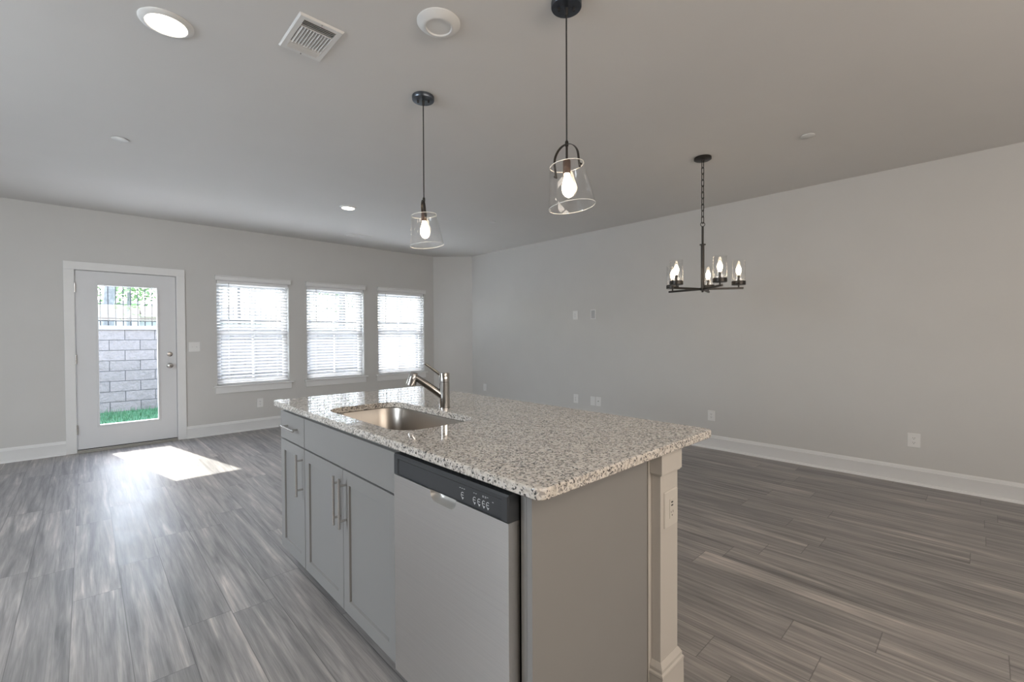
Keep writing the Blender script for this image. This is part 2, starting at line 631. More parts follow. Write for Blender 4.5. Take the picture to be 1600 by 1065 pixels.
def wall_with_holes(x0, x1, z0, z1, y0, y1, holes):
    """wall slab in the xz plane between y0 and y1, with rectangular holes (xa, xb, za, zb)"""
    xs = sorted({x0, x1, *[h[0] for h in holes], *[h[1] for h in holes]})
    zs = sorted({z0, z1, *[h[2] for h in holes], *[h[3] for h in holes]})
    bm = bmesh.new()
    vc = {}

    def V(x, y, z):
        k = (round(x, 5), round(y, 5), round(z, 5))
        if k not in vc:
            vc[k] = bm.verts.new((x, y, z))
        return vc[k]

    def solid(i, j):
        if not (0 <= i < len(xs) - 1 and 0 <= j < len(zs) - 1):
            return False
        cx, cz = (xs[i] + xs[i + 1]) / 2, (zs[j] + zs[j + 1]) / 2
        return not any(h[0] < cx < h[1] and h[2] < cz < h[3] for h in holes)
    for i in range(len(xs) - 1):
        for j in range(len(zs) - 1):
            if not solid(i, j):
                continue
            a, b, c, d = xs[i], xs[i + 1], zs[j], zs[j + 1]
            bm.faces.new((V(a, y0, c), V(b, y0, c), V(b, y0, d), V(a, y0, d)))
            bm.faces.new((V(a, y1, c), V(a, y1, d), V(b, y1, d), V(b, y1, c)))
            if not solid(i - 1, j):
                bm.faces.new((V(a, y0, c), V(a, y0, d), V(a, y1, d), V(a, y1, c)))
            if not solid(i + 1, j):
                bm.faces.new((V(b, y0, c), V(b, y1, c), V(b, y1, d), V(b, y0, d)))
            if not solid(i, j - 1):
                bm.faces.new((V(a, y0, c), V(a, y1, c), V(b, y1, c), V(b, y0, c)))
            if not solid(i, j + 1):
                bm.faces.new((V(a, y0, d), V(b, y0, d), V(b, y1, d), V(a, y1, d)))
    return bm


def frame_bm(bm, x0, x1, z0, z1, w, y0, y1):
    """rectangular ring in the xz plane"""
    o = [(x0, z0), (x1, z0), (x1, z1), (x0, z1)]
    i = [(x0 + w, z0 + w), (x1 - w, z0 + w), (x1 - w, z1 - w), (x0 + w, z1 - w)]
    vo0 = [bm.verts.new((a, y0, b)) for a, b in o]
    vi0 = [bm.verts.new((a, y0, b)) for a, b in i]
    vo1 = [bm.verts.new((a, y1, b)) for a, b in o]
    vi1 = [bm.verts.new((a, y1, b)) for a, b in i]
    for k in range(4):
        n = (k + 1) % 4
        bm.faces.new((vo0[k], vo0[n], vi0[n], vi0[k]))
        bm.faces.new((vo1[k], vi1[k], vi1[n], vo1[n]))
        bm.faces.new((vo0[k], vo1[k], vo1[n], vo0[n]))
        bm.faces.new((vi0[k], vi0[n], vi1[n], vi1[k]))
    return bm


def copy_tree(o, parent=None, loc=None):
    c = o.copy()
    COL.objects.link(c)
    c.parent = parent
    if loc is not None:
        c.location = loc
    for ch in list(o.children):
        copy_tree(ch, c)
    return c


# ------------------------------------------------------------------ room shell
WT = 0.16
struct('floor', B(LEFT - 0.1, W + 0.1, BACK - 0.1, D + 0.10, -0.12, 0.0), M['floor'], smooth=0)
struct('ceiling', B(LEFT - 0.1, W + 0.1, BACK - 0.1, D + WT, CEIL, CEIL + 0.15), M['ceil'], smooth=0)

WX = [(1.256, 2.146), (2.394, 3.288), (3.536, 4.424)]
WZ0, WZ1 = 0.622, 2.032
DO = (-0.092, 0.843, -0.12, 2.055)
holes = [DO] + [(a, b, WZ0, WZ1) for a, b in WX]
struct('wall_back', wall_with_holes(LEFT - 0.1, W + 0.1, -0.12, CEIL, D, D + WT, holes), M['wall'], smooth=0)
struct('wall_right', B(W, W + 0.1, BACK - 0.1, D, -0.12, CEIL), M['wall'], smooth=0)
struct('wall_left', B(LEFT - 0.1, LEFT, BACK, D, -0.12, CEIL), M['wall'], smooth=0)
struct('wall_front', B(LEFT - 0.1, W, BACK - 0.1, BACK, -0.12, CEIL), M['wall'], smooth=0)
bm = bmesh.new()
CH0, CH1 = (4.628, D), (W, 6.45)
tri = [CH0, (W, D), CH1]
lo = [bm.verts.new((x, y, 0)) for x, y in tri]
hi = [bm.verts.new((x, y, CEIL)) for x, y in tri]
bm.faces.new(lo)
bm.faces.new(hi)
for k in range(3):
    bm.faces.new((lo[k], lo[(k + 1) % 3], hi[(k + 1) % 3], hi[k]))
struct('wall_corner', bm, M['wall'], smooth=0)

# baseboards: profile (depth from the wall, height) with cap bead and quarter-round shoe
BB = [(0, 0), (0.030, 0), (0.029, 0.008), (0.024, 0.016), (0.0155, 0.021), (0.0145, 0.112), (0.0165, 0.117), (0.0165, 0.123),
      (0.0115, 0.128), (0.0115, 0.138), (0.0085, 0.146), (0.004, 0.152), (0, 0.152)]


def board(name, p0, p1, nrm):
    bm = bmesh.new()
    n = Vector((*nrm, 0)).normalized()
    rs = [[bm.verts.new(Vector((*p, 0)) + n * d + Vector((0, 0, z))) for d, z in BB] for p in (p0, p1)]
    k = len(BB)
    for j in range(k):
        bm.faces.new((rs[0][j], rs[0][(j + 1) % k], rs[1][(j + 1) % k], rs[1][j]))
    bm.faces.new(rs[0])
    bm.faces.new(rs[1])
    return struct(name, bm, M['trim'], smooth=25)


board('baseboard_back', (LEFT, D), (-0.166, D), (0, -1))
board('baseboard_back_window', (0.918, D), (4.64, D), (0, -1))
board('baseboard_corner', (CH0[0] - 0.01, CH0[1] + 0.01), (CH1[0] + 0.01, CH1[1] - 0.01), (-1, -1))
board('baseboard_right', (W, BACK), (W, 6.46), (-1, 0))
board('baseboard_left', (LEFT, BACK), (LEFT, D), (1, 0))

# door casing
bm = bmesh.new()
box(bm, -0.166, -0.080, D - 0.018, D, 0, 2.042)
box(bm, 0.831, 0.918, D - 0.018, D, 0, 2.042)
box(bm, -0.166, 0.918, D - 0.018, D, 2.042, 2.130)
struct('trim_1', bm, M['trim'], smooth=0, bevel=0.003)
bm = bmesh.new()                                  # jambs inside the opening
box(bm, -0.092, -0.0775, D - 0.004, D + WT, 0.0, 2.055)
box(bm, 0.8285, 0.843, D - 0.004, D + WT, 0.0, 2.055)
box(bm, -0.0775, 0.8285, D - 0.004, D + WT, 2.0405, 2.055)
box(bm, -0.0775, -0.060, D + 0.055, D + 0.075, 0.03, 2.0405)
box(bm, 0.811, 0.8285, D + 0.055, D + 0.075, 0.03, 2.0405)
box(bm, -0.060, 0.811, D + 0.055, D + 0.075, 2.022, 2.0405)
struct('trim_2', bm, M['trim'], smooth=0)

# ------------------------------------------------------------------ glazed back door
door = struct('door_1', loc=(-0.0725, D, 0))
HX0, HX1, HZ0, HZ1 = 0.104, 0.648, 0.280, 1.888
obj('door_slab', wall_with_holes(-0.0725, 0.8235, 0.034, 2.036, D + 0.006, D + 0.050, [(HX0, HX1, HZ0, HZ1)]), M['doorp'], door, smooth=0, bevel=0.0015)
bm = bmesh.new()
frame_bm(bm, HX0 - 0.012, HX1 + 0.012, HZ0 - 0.012, HZ1 + 0.012, 0.020, D - 0.004, D + 0.028)
frame_bm(bm, HX0 - 0.012, HX1 + 0.012, HZ0 - 0.012, HZ1 + 0.012, 0.020, D + 0.034, D + 0.058)
obj('glazing_frame', bm, M['doorp'], door, smooth=0, bevel=0.002)
obj('glass_pane', B(HX0 + 0.002, HX1 - 0.002, D + 0.0285, D + 0.0335, HZ0 + 0.002, HZ1 - 0.002), M['pane'], door, smooth=0)
RX = Matrix.Translation((0.757, D + 0.006, 1.075)) @ Matrix.Rotation(PI / 2, 4, 'X')
db = obj('deadbolt', L([(0.031, 0), (0.031, 0.004), (0.028, 0.011), (0.020, 0.014), (0, 0.014)], 32, RX), M['nickel'], door)
bm = bmesh.new()
box(bm, 0.7535, 0.7605, D - 0.026, D - 0.007, 1.058, 1.092)
obj('thumb_turn', bm, M['nickel'], db, bevel=0.002)
RX = Matrix.Translation((0.757, D + 0.006, 0.934)) @ Matrix.Rotation(PI / 2, 4, 'X')
kb = obj('door_knob', L([(0.032, 0), (0.032, 0.005), (0.026, 0.010), (0.013, 0.013), (0.012, 0.030), (0.018, 0.035), (0.026, 0.042),
                         (0.0285, 0.052), (0.026, 0.062), (0.016, 0.068), (0, 0.069)], 32, RX), M['nickel'], door)
RX2 = RX @ Matrix.Translation((0, 0, 0.068))
obj('lock_button', L([(0.007, 0), (0.007, 0.004), (0, 0.004)], 16, RX2), M['slot'], kb)
for z in (1.841, 1.045, 0.254):
    bm = bmesh.new()
    lathe(bm, [(0.0075, z - 0.05), (0.0075, z + 0.05)], 16, Matrix.Translation((-0.0755, D - 0.0075, 0)))
    lathe(bm, [(0.004, z + 0.05), (0.006, z + 0.053), (0, z + 0.057)], 12, Matrix.Translation((-0.0755, D - 0.0075, 0)))
    obj('hinge', bm, M['nickel'], door)
obj('sweep', B(-0.0725, 0.8235, D + 0.010, D + 0.046, 0.027, 0.034), M['blackrub'], door, smooth=0)
bm = bmesh.new()
box(bm, -0.0775, 0.8285, D - 0.045, D + WT + 0.02, 0.0, 0.012)
box(bm, -0.0775, 0.8285, D - 0.010, D + 0.10, 0.012, 0.026)
obj('threshold', bm, M['alu'], door, smooth=0, bevel=0.003)

# ------------------------------------------------------------------ windows and blinds
GY = D + 0.115


def window(n, x0, x1):
    cx = (x0 + x1) / 2
    w = struct('window_%d' % n, loc=(cx, D, WZ0))
    fr = bmesh.new()
    frame_bm(fr, x0, x1, WZ0 + 0.022, WZ1, 0.026, D + 0.085, D + WT)
    obj('window_frame', fr, M['vinyl'], w, smooth=0, bevel=0.002)
    zm = 1.335
    for nm, z0, z1, yy in (('lower_sash', WZ0 + 0.048, zm + 0.025, GY - 0.014), ('upper_sash', zm - 0.025, WZ1 - 0.026, GY + 0.016)):
        s = bmesh.new()
        frame_bm(s, x0 + 0.026, x1 - 0.026, z0, z1, 0.032, yy - 0.014, yy + 0.014)
        box(s, cx - 0.011, cx + 0.011, yy - 0.008, yy + 0.008, z0 + 0.032, z1 - 0.032)
        so = obj(nm, s, M['vinyl'], w, smooth=0, bevel=0.0015)
        g = bmesh.new()
        for a, b in ((x0 + 0.058, cx - 0.011), (cx + 0.011, x1 - 0.058)):
            box(g, a, b, yy - 0.002, yy + 0.002, z0 + 0.032, z1 - 0.032)
        obj('glass_pane', g, M['pane'], so, smooth=0)
    bm = bmesh.new()
    box(bm, x0 - 0.045, x1 + 0.055, D - 0.038, D, WZ0, WZ0 + 0.022)
    box(bm, x0, x1, D, D + 0.115, WZ0, WZ0 + 0.022)
    obj('sill', bm, M['trim'], w, smooth=0, bevel=0.004)
    obj('apron', B(x0 - 0.022, x1 + 0.026, D - 0.016, D, WZ0 - 0.085, WZ0), M['trim'], w, smooth=0, bevel=0.003)
    return w


for i, (a, b) in enumerate(WX):
    window(i + 1, a, b)


def make_blind(label):
    """built about its own centre line; 31 slats, room edge tipped up"""
    r = thing('window_blind', label, 'blind', ((WX[0][0] + WX[0][1]) / 2, D, WZ0 + 0.022), 'white slatted window blinds')
    hw = 0.4365
    H = WZ1 - WZ0 - 0.022
    bm = bmesh.new()
    prof = [(-0.034, H + 0.066), (-0.044, H + 0.064), (-0.047, H + 0.056), (-0.040, H + 0.048), (-0.036, H + 0.020), (-0.040, H + 0.010),
            (-0.036, H - 0.002), (-0.004, H - 0.002), (-0.004, H + 0.066)]
    rs = [[bm.verts.new((x, y, z)) for y, z in prof] for x in (-0.462, 0.462)]
    for j in range(len(prof)):
        bm.faces.new((rs[0][j], rs[0][(j + 1) % len(prof)], rs[1][(j + 1) % len(prof)], rs[1][j]))
    bm.faces.new(rs[0])
    bm.faces.new(rs[1])
    obj('valance', bm, M['trim'], r, local=True, smooth=30)
    obj('head_rail', B(-hw, hw, 0.012, 0.062, H - 0.045, H - 0.002), M['vinyl'], r, local=True, smooth=0)
    bm = bmesh.new()
    tilt = math.radians(33)
    n = 30
    for k in range(n):
        zc = 0.070 + (H - 0.07 - 0.075) * k / (n - 1)
        rr = []
        for x in (-hw, hw):
            top, bot = [], []
            for q in range(5):
                s = (q / 4 - 0.5) * 0.050
                cr = 0.0025 * (1 - (2 * s / 0.05) ** 2)
                for lst, off in ((top, 0.0011), (bot, -0.0011)):
                    yy, zz = s, cr + off
                    lst.append((x, 0.042 + yy * math.cos(tilt) + zz * math.sin(tilt), zc - yy * math.sin(tilt) + zz * math.cos(tilt)))
            rr.append([bm.verts.new(p) for p in top + bot[::-1]])
        for j in range(10):
            bm.faces.new((rr[0][j], rr[0][(j + 1) % 10], rr[1][(j + 1) % 10], rr[1][j]))
        bm.faces.new(rr[0])
        bm.faces.new(rr[1])
    obj('slats', bm, M['slat'], r, local=True, smooth=50)
    obj('bottom_rail', B(-hw, hw, 0.018, 0.066, 0.006, 0.026), M['vinyl'], r, local=True, smooth=0, bevel=0.003)
    for x in (-0.30, 0.0, 0.30):
        bm = bmesh.new()
        for y in (0.016, 0.068):
            box(bm, x - 0.0012, x + 0.0012, y - 0.0008, y + 0.0008, 0.02, H - 0.03)
        obj('ladder_cord', bm, M['vinyl'], r, local=True, smooth=0)
    bm = bmesh.new()
    lathe(bm, [(0.0042, H - 0.53), (0.0042, H - 0.03)], 8, Matrix.Translation((-0.305, 0.004, 0)))
    obj('tilt_wand', bm, M['recess'], r, local=True)
    return r


b0 = make_blind('white slatted blind in the window nearest the glazed door')
for i, lab in ((1, 'white slatted blind in the middle of the three windows'),
               (2, 'white slatted blind in the window beside the angled corner')):
    c = copy_tree(b0, None, ((WX[i][0] + WX[i][1]) / 2, D, WZ0 + 0.022))
    c['label'] = lab

# ------------------------------------------------------------------ kitchen island: cabinets
XF = 0.805          # face of the doors


def face_ring(bm, x, y0, y1, z0, z1):
    return [bm.verts.new(p) for p in ((x, y0, z0), (x, y1, z0), (x, y1, z1), (x, y0, z1))]


def slab_front(y0, y1, z0, z1):
    return B(XF, XF + 0.0185, y0, y1, z0, z1)


def shaker(y0, y1, z0, z1, st=0.057):
    bm = bmesh.new()
    a = face_ring(bm, XF + 0.0185, y0, y1, z0, z1)
    b = face_ring(bm, XF, y0, y1, z0, z1)
    c = face_ring(bm, XF, y0 + st, y1 - st, z0 + st, z1 - st)
    d = face_ring(bm, XF + 0.0095, y0 + st + 0.001, y1 - st - 0.001, z0 + st + 0.001, z1 - st - 0.001)
    bm.faces.new(a)
    for p, q in ((a, b), (b, c), (c, d)):
        for k in range(4):
            bm.faces.new((p[k], p[(k + 1) % 4], q[(k + 1) % 4], q[k]))
    bm.faces.new(d)
    return bm


def bar_pull(parent, c, axis, length):
    """bar handle on two short posts, standing off a door front"""
    bm = bmesh.new()
    y, z = c
    hx = XF - 0.032
    R = {'z': Matrix.Identity(4), 'y': Matrix.Rotation(-PI / 2, 4, 'X')}[axis]
    lathe(bm, [(0.0052, -length / 2), (0.006, -length / 2 + 0.0008), (0.006, length / 2 - 0.0008), (0.0052, length / 2)], 16, Matrix.Translation((hx, y, z)) @ R)
    for s in (-1, 1):
        q = s * (length / 2 - 0.032)
        p = (hx, y + (q if axis == 'y' else 0), z + (q if axis == 'z' else 0))
        lathe(bm, [(0.005, 0.0), (0.005, 0.0320)], 12, Matrix.Translation(p) @ Matrix.Rotation(PI / 2, 4, 'Y'))
    return obj('bar_handle', bm, M['nickel'], parent)


def carcass(bm, y0, y1):
    box(bm, XF + 0.0190, 1.400, y0, y1, 0.100, 0.890)


Z_D0, Z_D1, Z_F0, Z_F1 = 0.098, 0.7125, 0.7205, 0.8715
S0, S1 = 1.4600, 2.3915
A0, A1 = 2.3925, 2.7680
cab = thing('drawer_base_cabinet', 'narrow grey cabinet with one drawer over one door at the window end of the island', 'cabinet', (1.1, (A0 + A1) / 2, 0))
bm = bmesh.new()
carcass(bm, A0, A1)
obj('carcass', bm, M['cab'], cab, smooth=0)
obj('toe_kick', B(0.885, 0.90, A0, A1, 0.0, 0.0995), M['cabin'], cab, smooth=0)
dr = obj('drawer_front', slab_front(A0 + 0.002, A1 - 0.001, Z_F0, Z_F1), M['cab'], cab, smooth=0, bevel=0.0015)
bar_pull(dr, ((A0 + A1) / 2 - 0.012, 0.800), 'y', 0.215)
dd = obj('door', shaker(A0 + 0.002, A1 - 0.001, Z_D0, Z_D1), M['cab'], cab, smooth=0, bevel=0.0012)
bar_pull(dd, (A0 + 0.028, 0.578), 'z', 0.215)

cab = thing('sink_base_cabinet', 'wide grey cabinet with two doors under the sink, beside the dishwasher', 'cabinet', (1.1, (S0 + S1) / 2, 0))
bm = bmesh.new()                                       # carcass is an open box so the sink bowl hangs inside
box(bm, XF + 0.0190, 0.850, S0, S1, 0.100, 0.890)
box(bm, 0.850, 1.400, S0, S0 + 0.018, 0.100, 0.890)
box(bm, 0.850, 1.400, S1 - 0.018, S1, 0.100, 0.890)
box(bm, 1.385, 1.400, S0 + 0.018, S1 - 0.018, 0.100, 0.890)
box(bm, 0.850, 1.385, S0 + 0.018, S1 - 0.018, 0.100, 0.118)
obj('carcass', bm, M['cab'], cab, smooth=0)
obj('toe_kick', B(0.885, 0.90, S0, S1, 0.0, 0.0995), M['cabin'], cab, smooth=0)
obj('false_drawer_front', slab_front(S0 + 0.002, S1 - 0.003, Z_F0, Z_F1), M['cab'], cab, smooth=0, bevel=0.0015)
SM = 1.9205
dd = obj('door', shaker(SM + 0.0015, S1 - 0.003, Z_D0, Z_D1), M['cab'], cab, smooth=0, bevel=0.0012)
bar_pull(dd, (SM + 0.026, 0.578), 'z', 0.215)
dd = obj('door', shaker(S0 + 0.002, SM - 0.0015, Z_D0, Z_D1), M['cab'], cab, smooth=0, bevel=0.0012)
bar_pull(dd, (SM - 0.034, 0.578), 'z', 0.215)

# ------------------------------------------------------------------ dishwasher
DX, DY0, DY1 = 0.790, 0.8480, 1.4440
dw = thing('dishwasher', 'stainless steel dishwasher with dark control strip at the near end of the island', 'dishwasher', (1.1, 1.15, 0))
obj('tub_body', B(0.832, 1.395, DY0 + 0.012, DY1 - 0.008, 0.105, 0.884), M['blackrub'], dw, smooth=0)
# door skin with the scooped grip under the control strip
bm = bmesh.new()
zt = 0.8035
py0, py1, pzb = 1.076, 1.212, 0.771
pr = 0.028
hole = [(py1, zt)]
for k in range(9):
    a = k / 8 * PI / 2
    hole.append((py1 - pr + pr * math.cos(a), pzb + pr - pr * math.sin(a)))
for k in range(9):
    a = PI / 2 * k / 8
    hole.append((py0 + pr - pr * math.sin(a), pzb + pr - pr * math.cos(a)))
hole.append((py0, zt))
outl = [(DY0, 0.102), (DY0, zt)] + hole[::-1] + [(DY1, zt), (DY1, 0.102)]
f0 = [bm.verts.new((DX, y, z)) for y, z in outl]
f1 = [bm.verts.new((DX + 0.040, y, z)) for y, z in outl]
es = [bm.edges.new((f0[k], f0[(k + 1) % len(f0)])) for k in range(len(f0))]
bmesh.ops.triangle_fill(bm, edges=es, use_beauty=True)
for k in range(len(f0)):
    n = (k + 1) % len(f0)
    if 2 <= k < 2 + len(hole) - 1:
        continue
    bm.faces.new((f0[k], f0[n], f1[n], f1[k]))
skin = obj('door_panel', bm, M['steel'], dw, smooth=20)
bm = bmesh.new()
rings = []
cy, cz = (py0 + py1) / 2, zt
for d, s in ((0.0, 1.0), (0.003, 0.985), (0.012, 0.93), (0.022, 0.84), (0.028, 0.70), (0.030, 0.5)):
    rings.append([(DX + d, cy + (y - cy) * s, cz + (z - cz) * s) for y, z in hole])
vr = [[bm.verts.new(p) for p in r] for r in rings]
for a, b in zip(vr, vr[1:]):
    for j in range(len(hole) - 1):
        bm.faces.new((a[j], a[j + 1], b[j + 1], b[j]))
bm.faces.new(vr[-1])
obj('grip_recess', bm, M['grip'], dw, smooth=60)
# control strip: outer bezel with a sunk panel
bm = bmesh.new()
o = face_ring(bm, DX + 0.038, DY0, DY1, zt + 0.0005, 0.8775)
o2 = face_ring(bm, DX + 0.003, DY0, DY1, zt + 0.0005, 0.8775)
o3 = face_ring(bm, DX - 0.001, DY0 + 0.004, DY1 - 0.004, zt + 0.003, 0.8715)
i1 = face_ring(bm, DX - 0.001, DY0 + 0.026, DY1 - 0.026, zt + 0.0035, 0.8625)
i2 = face_ring(bm, DX + 0.003, DY0 + 0.031, DY1 - 0.031, zt + 0.0035, 0.8585)
bm.faces.new(o)
for p, q in ((o, o2), (o2, o3), (o3, i1), (i1, i2)):
    for k in range(4):
        bm.faces.new((p[k], p[(k + 1) % 4], q[(k + 1) % 4], q[k]))
bm.faces.new(i2)
cp = obj('control_panel', bm, M['blackpl'], dw, smooth=0)
PX = DX + 0.0024
z0 = 0.8285


def ring_mark(bm, y, z, r):
    """open ring with a bar through it and a small wedge below, as printed on the keys"""
    arc = [(math.radians(a)) for a in range(50, 311, 20)]
    pin, pout = [], []
    for a in arc:
        pout.append(bm.verts.new((PX, y - r * math.cos(a), z + r * 1.15 * math.sin(a))))
        pin.append(bm.verts.new((PX, y - (r - 0.0018) * math.cos(a), z + (r * 1.15 - 0.0018) * math.sin(a))))
    for k in range(len(arc) - 1):
        bm.faces.new((pout[k], pout[k + 1], pin[k + 1], pin[k]))
    vs = [bm.verts.new((PX, yy, zz)) for yy, zz in ((y + r * 0.9, z + 0.0009), (y - r * 0.5, z + 0.0009), (y - r * 0.5, z - 0.0009), (y + r * 0.9, z - 0.0009))]
    bm.faces.new(vs)
    vs = [bm.verts.new((PX, yy, zz)) for yy, zz in ((y + r * 0.55, z - r * 1.0), (y - r * 0.55, z - r * 1.0), (y, z - r * 1.75))]
    bm.faces.new(vs)


for y in (1.046, 0.9905, 0.9700, 0.9500, 0.9325):
    bm = bmesh.new()
    ring_mark(bm, y, z0, 0.0078)
    obj('key_symbol', bm, M['mark'], cp, smooth=0)
for y, z, w in ((1.058, 0.8475, 0.006), (1.048, 0.8475, 0.006), (1.038, 0.8475, 0.006), (0.993, 0.8478, 0.005), (0.984, 0.8478, 0.005),
                (0.953, 0.8495, 0.006), (0.943, 0.8495, 0.006), (0.934, 0.8495, 0.006), (0.953, 0.8465, 0.006), (0.943, 0.8465, 0.006), (0.912, 0.842, 0.006)):
    bm = bmesh.new()
    vs = [bm.verts.new((PX, yy, zz)) for yy, zz in ((y - w / 2, z - 0.0007), (y + w / 2, z - 0.0007), (y + w / 2, z + 0.0007), (y - w / 2, z + 0.0007))]
    bm.faces.new(vs)
    obj('key_caption', bm, M['mark'], cp, smooth=0)
obj('kick_plate', B(0.885, 0.90, DY0 + 0.006, DY1 - 0.006, 0.0, 0.1015), M['blackrub'], dw, smooth=0)

# ------------------------------------------------------------------ end panel, half wall and post
ep = thing('island_end_panel', 'plain taupe grey end panel of the island between the dishwasher and the white post', 'panel', (1.1, 0.81, 0))
obj('panel', B(0.828, 1.401, 0.800, 0.819, 0.0, 0.8915), M['cab'], ep, smooth=0, bevel=0.001)
obj('filler_strip', B(0.828, 0.850, 0.8195, 0.8405, 0.0, 0.8915), M['cab'], ep, smooth=0, bevel=0.001)

pw = thing('island_post', 'square painted post with capital and moulded foot at the near corner of the island', 'post', (1.49, 0.9, 0))
obj('back_panel', B(1.409, 1.570, 0.800, 2.768, 0.0, 0.8915), M['post'], pw, smooth=0)
obj('shaft', B(1.429, 1.553, 0.765, 0.7995, 0.0, 0.8915), M['post'], pw, smooth=0, bevel=0.0015)
bm = bmesh.new()
for z0_, z1_, g in ((0.806, 0.812, 0.007), (0.812, 0.8915, 0.011)):
    box(bm, 1.429 - g, 1.553 + g, 0.765 - g, 0.7993, z0_, z1_)
obj('capital', bm, M['post'], pw, smooth=0, bevel=0.0012)
bm = bmesh.new()
pr_ = [(0.0245, 0.0), (0.0245, 0.012), (0.0165, 0.02), (0.0155, 0.112), (0.0175, 0.117), (0.0165, 0.123), (0.0115, 0.128), (0.0115, 0.139), (0.0075, 0.147), (0.001, 0.157)]
rings = [[(1.429 - g, 0.7992, z), (1.429 - g, 0.765 - g, z), (1.553 + g, 0.765 - g, z), (1.553 + g, 0.7992, z)] for g, z in pr_]
loops(bm, rings, True, True)
obj('foot_moulding', bm, M['post'], pw, smooth=20)

# ------------------------------------------------------------------ granite worktop with sink cut-out
bm = bmesh.new()
OX0, OX1, OY0, OY1 = 0.785, 1.779, 0.7295, 2.844
HOLE = (0.874, 1.270, 1.540, 2.305)


def outer(e, z):
    return [(x, y, z) for x, y in rrect(OX0 + e, OX1 - e, OY0 + e, OY1 - e, 0.026, 8)]


def inner(e, z):
    return [(x, y, z) for x, y in rrect(HOLE[0] - e, HOLE[1] + e, HOLE[2] - e, HOLE[3] + e, 0.105, 12)]


T = 0.030
vo = loops(bm, [outer(0.004, CT), outer(0.0012, CT - 0.0012), outer(0, CT - 0.004), outer(0, CT - T + 0.003), outer(0.003, CT - T)])
vi = loops(bm, [inner(0.003, CT), inner(0.0009, CT - 0.0009), inner(0, CT - 0.003), inner(0, CT - T + 0.002), inner(0.002, CT - T)])
fill_between(bm, vo[0], vi[0])
fill_between(bm, vo[-1], vi[-1])
wt = obj('granite_worktop', bm, M['granite'], None, smooth=14)
tag(wt, 'speckled grey and cream polished granite worktop of the kitchen island', 'worktop')

sk = thing('undermount_sink', 'single rectangular stainless steel sink set under the granite worktop', 'sink', (1.07, 1.92, CT - T))
bm = bmesh.new()


def sring(e, z, r):
    return [(x, y, z) for x, y in rrect(HOLE[0] - e, HOLE[1] + e, HOLE[2] - e, HOLE[3] + e, r, 12)]


ZR = CT - T - 0.0008
zs = [sring(0.018, ZR - 0.0015, 0.12), sring(0.018, ZR, 0.12), sring(-0.004, ZR, 0.10), sring(-0.0055, ZR - 0.003, 0.10), sring(-0.010, ZR - 0.16, 0.095), sring(-0.014, ZR - 0.185, 0.09),
      sring(-0.024, ZR - 0.200, 0.08), sring(-0.05, ZR - 0.205, 0.06), sring(-0.15, ZR - 0.208, 0.04)]
loops(bm, zs, False, True)
obj('bowl', bm, M['sinksteel'], sk, smooth=40)
obj('drain', L([(0.057, 0), (0.057, 0.003), (0.048, 0.004), (0.042, -0.0), (0, -0.0005)], 32, Matrix.Translation((1.07, 1.92, ZR - 0.2075))), M['chrome'], sk)

# ------------------------------------------------------------------ kitchen tap
FX, FY = 1.331, 1.904
tp = thing('kitchen_tap', 'brushed nickel pull-out kitchen tap with lever handle behind the sink', 'tap', (FX, FY, CT))
TM = Matrix.Translation((FX, FY, CT))
obj('tap_body', L([(0.0285, 0.0), (0.0285, 0.004), (0.0265, 0.005), (0.0265, 0.132), (0.0250, 0.133), (0.0250, 0.135), (0.0265, 0.136),
                   (0.0262, 0.178), (0.0245, 0.1805), (0, 0.1805)], 40, TM), M['chrome'], tp)
ux, uy = -0.80, 0.60
bm = bmesh.new()
sp = [Vector((FX + ux * t, FY + uy * t, z)) for t, z in ((0.005, CT + 0.055), (0.03, CT + 0.078), (0.07, CT + 0.107), (0.105, CT + 0.132), (0.130, CT + 0.149), (0.150, CT + 0.162))]
rad = (0.019, 0.0195, 0.0185, 0.0175, 0.0165, 0.0160)
sweep(bm, sp, lambda t: circ(rad[min(5, int(round(t * 5)))], 20))
obj('spout', bm, M['chrome'], tp, smooth=50)
hd = Vector((FX + ux * 0.157, FY + uy * 0.157, CT + 0.158))
ax = Vector((ux * 0.30, uy * 0.30, -1)).normalized()
q = Vector((0, 0, 1)).rotation_difference(ax).to_matrix().to_4x4()
HM = Matrix.Translation(hd - ax * 0.026) @ q
hdo = obj('spray_head', L([(0, 0), (0.017, 0.0), (0.0195, 0.002), (0.0225, 0.030), (0.0262, 0.064), (0.0258, 0.067), (0.022, 0.067), (0.021, 0.066), (0, 0.066)], 32, HM), M['chrome'], tp, smooth=50)
bm = bmesh.new()
for dz in (0.014, 0.030):
    p = HM @ Vector((0, 0, dz))
    side = ax.cross(Vector((0, 0, 1))).normalized()
    outd = side.cross(ax).normalized()
    c0 = p - outd * 0.0 + (-Vector((uy, -ux, 0))) * 0.0
    lathe(bm, [(0.0045, 0.0), (0.0045, 0.0245), (0, 0.0255)], 12, Matrix.Translation(p) @ Vector((0, 0, 1)).rotation_difference(Vector((-0.5, -0.85, 0.1)).normalized()).to_matrix().to_4x4())
obj('spray_button', bm, M['plate'], hdo)
bm = bmesh.new()
lp = [Vector((FX + ux * t, FY + uy * t, z)) for t, z in ((-0.004, CT + 0.163), (0.020, CT + 0.170), (0.045, CT + 0.189), (0.075, CT + 0.212), (0.098, CT + 0.229))]
lw = [(0.022, 0.018), (0.020, 0.016), (0.017, 0.0145), (0.015, 0.013), (0.013, 0.012)]


def oval(w, h, n=14):
    return [(w / 2 * math.cos(2 * PI * k / n), h / 2 * math.sin(2 * PI * k / n)) for k in range(n)]


sweep(bm, lp, lambda t: oval(*lw[min(4, int(round(t * 4)))]))
obj('lever_handle', bm, M['chrome'], tp, smooth=50)

# ------------------------------------------------------------------ pendants


